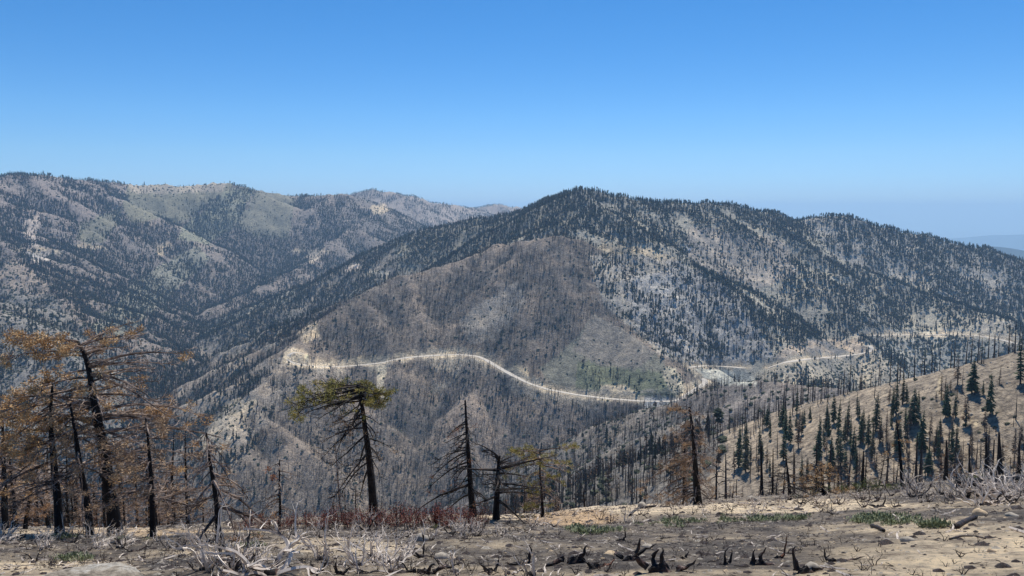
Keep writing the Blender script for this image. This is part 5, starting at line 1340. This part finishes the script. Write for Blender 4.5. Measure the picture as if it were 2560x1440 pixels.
# ground cover: sprouts, stones, charred bits, twigs
def pts_in(px, py, rx, ry, n):
    out = []
    for _ in range(n):
        a = rng.uniform(0, 6.28); q = math.sqrt(rng.random()) * rng.uniform(.5, 1.25); p = hit(px + math.cos(a) * q * rx, py + math.sin(a) * q * ry)
        if p is not None and np.hypot(p[0], p[1]) < 110 and float(vnoise(p[0] / .9, p[1] / .9, 71)) > .4: out.append(p)
    return out
sprm = leafm('sprout_leaves', (.12, .14, .07), (.23, .255, .14), (.38, .38, .24))
def sprout(seed):
    r = random.Random(seed); mb = MB()
    for i in range(26):
        a = r.uniform(0, 6.28); e = r.uniform(.4, 1.4); c = np.array([r.gauss(0, .06), r.gauss(0, .06), r.uniform(0, .08)]); d = np.array([math.cos(a) * math.cos(e), math.sin(a) * math.cos(e), math.sin(e)]); l = r.uniform(.05, .12); s_ = np.array([-math.sin(a), math.cos(a), 0]) * l * .16
        mb.add([c - s_ * .3, c + s_ * .3, c + d * l * .6 + s_, c + d * l, c + d * l * .6 - s_], [(0, 1, 2, 3, 4)])
    return mb.mesh('sprout', [sprm])
sp = []
for a in [(1780,1306,200,14,90),(1700,1308,75,11,130),(1850,1302,60,9,110),(1960,1300,90,8,90),(2050,1298,60,6,60),(2210,1300,85,13,260),(2330,1316,50,7,50),(1480,1330,60,8,70),(1440,1322,25,8,30),(185,1398,45,8,50),(150,1345,60,6,30),(640,1370,40,6,30),(330,1352,80,5,30),(1560,1325,40,5,20)]: sp += pts_in(*a)
scatter('green_sprouts', [sprout(1), sprout(2), sprout(3)], np.array(sp), rng.uniform(.35, 1.0, len(sp)), rng.uniform(0, 6.28, len(sp)), rng.integers(0, 3, len(sp)), label='green sprouts growing in low patches on the burnt slope', cat='sprouts')
def pebble(seed, m, flat=.5):
    r = random.Random(seed); mb = MB(); n = 6
    v = [(math.cos(2 * math.pi * i / n) * r.uniform(.7, 1.2), math.sin(2 * math.pi * i / n) * r.uniform(.6, 1.1), r.uniform(-.1, .1)) for i in range(n)]
    mb.add(v + [(r.uniform(-.3, .3), r.uniform(-.3, .3), flat), (0, 0, -.5)], [(i, (i + 1) % n, n) for i in range(n)] + [((i + 1) % n, i, n + 1) for i in range(n)])
    return mb.mesh('pebble', [m])
def chips(seed, m):
    r = random.Random(seed); mb = MB(); pts = [np.array([-1.0, 0, .05])]; a = 0
    for i in range(4): a += r.uniform(-.5, .5); pts.append(pts[-1] + np.array([math.cos(a), math.sin(a), r.uniform(-.1, .14)]) * .5)
    mb.tube(pts, [.06, .08, .07, .05, .02], 4, 0, True); return mb.mesh('chip', [m])
def strew(n, dmin, dmax):
    th = rng.uniform(R(-36), R(36), n); lim = np.interp(th, e_th, E_D); r_2 = dmin + (np.minimum(dmax, lim) - dmin) * rng.random(n) ** .8
    x, y = np.sin(th) * r_2, np.cos(th) * r_2; return np.stack([x, y, hz(x, y)], -1)
a = strew(15000, 7, 80); scatter('pebbles', [pebble(i, m) for i, m in enumerate([m_rockc, m_rockt, m_rockc, m_rockc])], a, rng.gamma(1.4, .010, len(a)) + .008, rng.uniform(0, 6.28, len(a)), rng.integers(0, 4, len(a)), label='pale stones strewn over the burnt slope', cat='pebbles')
a = strew(20000, 7, 80); scatter('charred_debris', [chips(i, m_coal) for i in range(3)] + [pebble(40, m_coal), pebble(41, m_coal)], a, rng.gamma(1.4, .022, len(a)) + .012, rng.uniform(0, 6.28, len(a)), rng.integers(0, 5, len(a)), label='charred bits of wood strewn over the ash', cat='debris')
a = strew(2600, 8, 80); scatter('dead_twigs', [chips(10 + i, m_bone) for i in range(3)], a, rng.gamma(1.6, .05, len(a)) + .03, rng.uniform(0, 6.28, len(a)), rng.integers(0, 3, len(a)), label='short bleached twigs lying on the burnt slope', cat='twigs')
a = strew(2600, 8, 80); tw = [skel_meshes(700 + i, .3, 3, .010, m_, el=(.5, 1.4))[0] for i, m_ in enumerate([m_coal, m_mid, m_coal])]
def joinm(ms):
    mb = MB()
    for me_ in ms: mb.add([tuple(v.co) for v in me_.vertices], [tuple(p.vertices) for p in me_.polygons])
    return mb.mesh('tuft', [ms[0].materials[0]])
scatter('burnt_tufts', [joinm(t) for t in tw], a, rng.uniform(.2, .75, len(a)), rng.uniform(0, 6.28, len(a)), rng.integers(0, 3, len(a)), label='burnt tufts of grass and twigs sticking up all over the slope', cat='burnt tufts')

# two parked cars by the road bend far below
m_carw, nt, b = mat('white_car_paint', .35); b.inputs['Base Color'].default_value = (.8, .8, .8, 1)
m_card, nt, b = mat('dark_car_paint', .35); b.inputs['Base Color'].default_value = (.05, .055, .06, 1)
m_glass, nt, b = mat('car_glass', .15); b.inputs['Base Color'].default_value = (.02, .025, .03, 1)
m_tyre, nt, b = mat('tyre_rubber', .9); b.inputs['Base Color'].default_value = (.02, .02, .02, 1)
def car(dx, dy, rz, m, label):
    c = pk_c[:2] + ux * dx + uy * dy; o = link('parked_car', None, None, (c[0], c[1], float(hz(c[0], c[1])) + .05), math.atan2(ux[1], ux[0]) + rz); tag(o, label, 'car')
    prof = [(-2.2, .35), (2.2, .35), (2.25, .75), (1.2, .95), (.6, 1.42), (-1.3, 1.45), (-2.1, .98), (-2.25, .7)]; n = len(prof)
    mb = MB(); mb.add([(x, y, z) for y in (-.88, .88) for x, z in prof], [tuple(range(n)), tuple(reversed(range(n, 2 * n)))] + [(i, n + i, n + (i + 1) % n, (i + 1) % n) for i in range(n)]); link('body', mb.mesh('body', [m]), o)
    for s_ in (-1, 1):
        w_ = MB(); w_.add([(1.0, s_ * .885, .98), (.55, s_ * .885, 1.34), (-1.2, s_ * .885, 1.36), (-1.8, s_ * .885, 1.0)], [(0, 1, 2, 3)]); link('window', w_.mesh('window', [m_glass]), o)
        for x in (-1.4, 1.4):
            w_ = MB(); w_.tube([(x, s_ * .7, .32), (x, s_ * .92, .32)], [.33, .33], 10, 0, True); link('wheel', w_.mesh('wheel', [m_tyre]), o)
car(-8, 3, .2, m_carw, 'white car parked in the turnout beside the road bend')
car(2, 5, .1, m_card, 'dark car parked in the turnout beside the road bend')
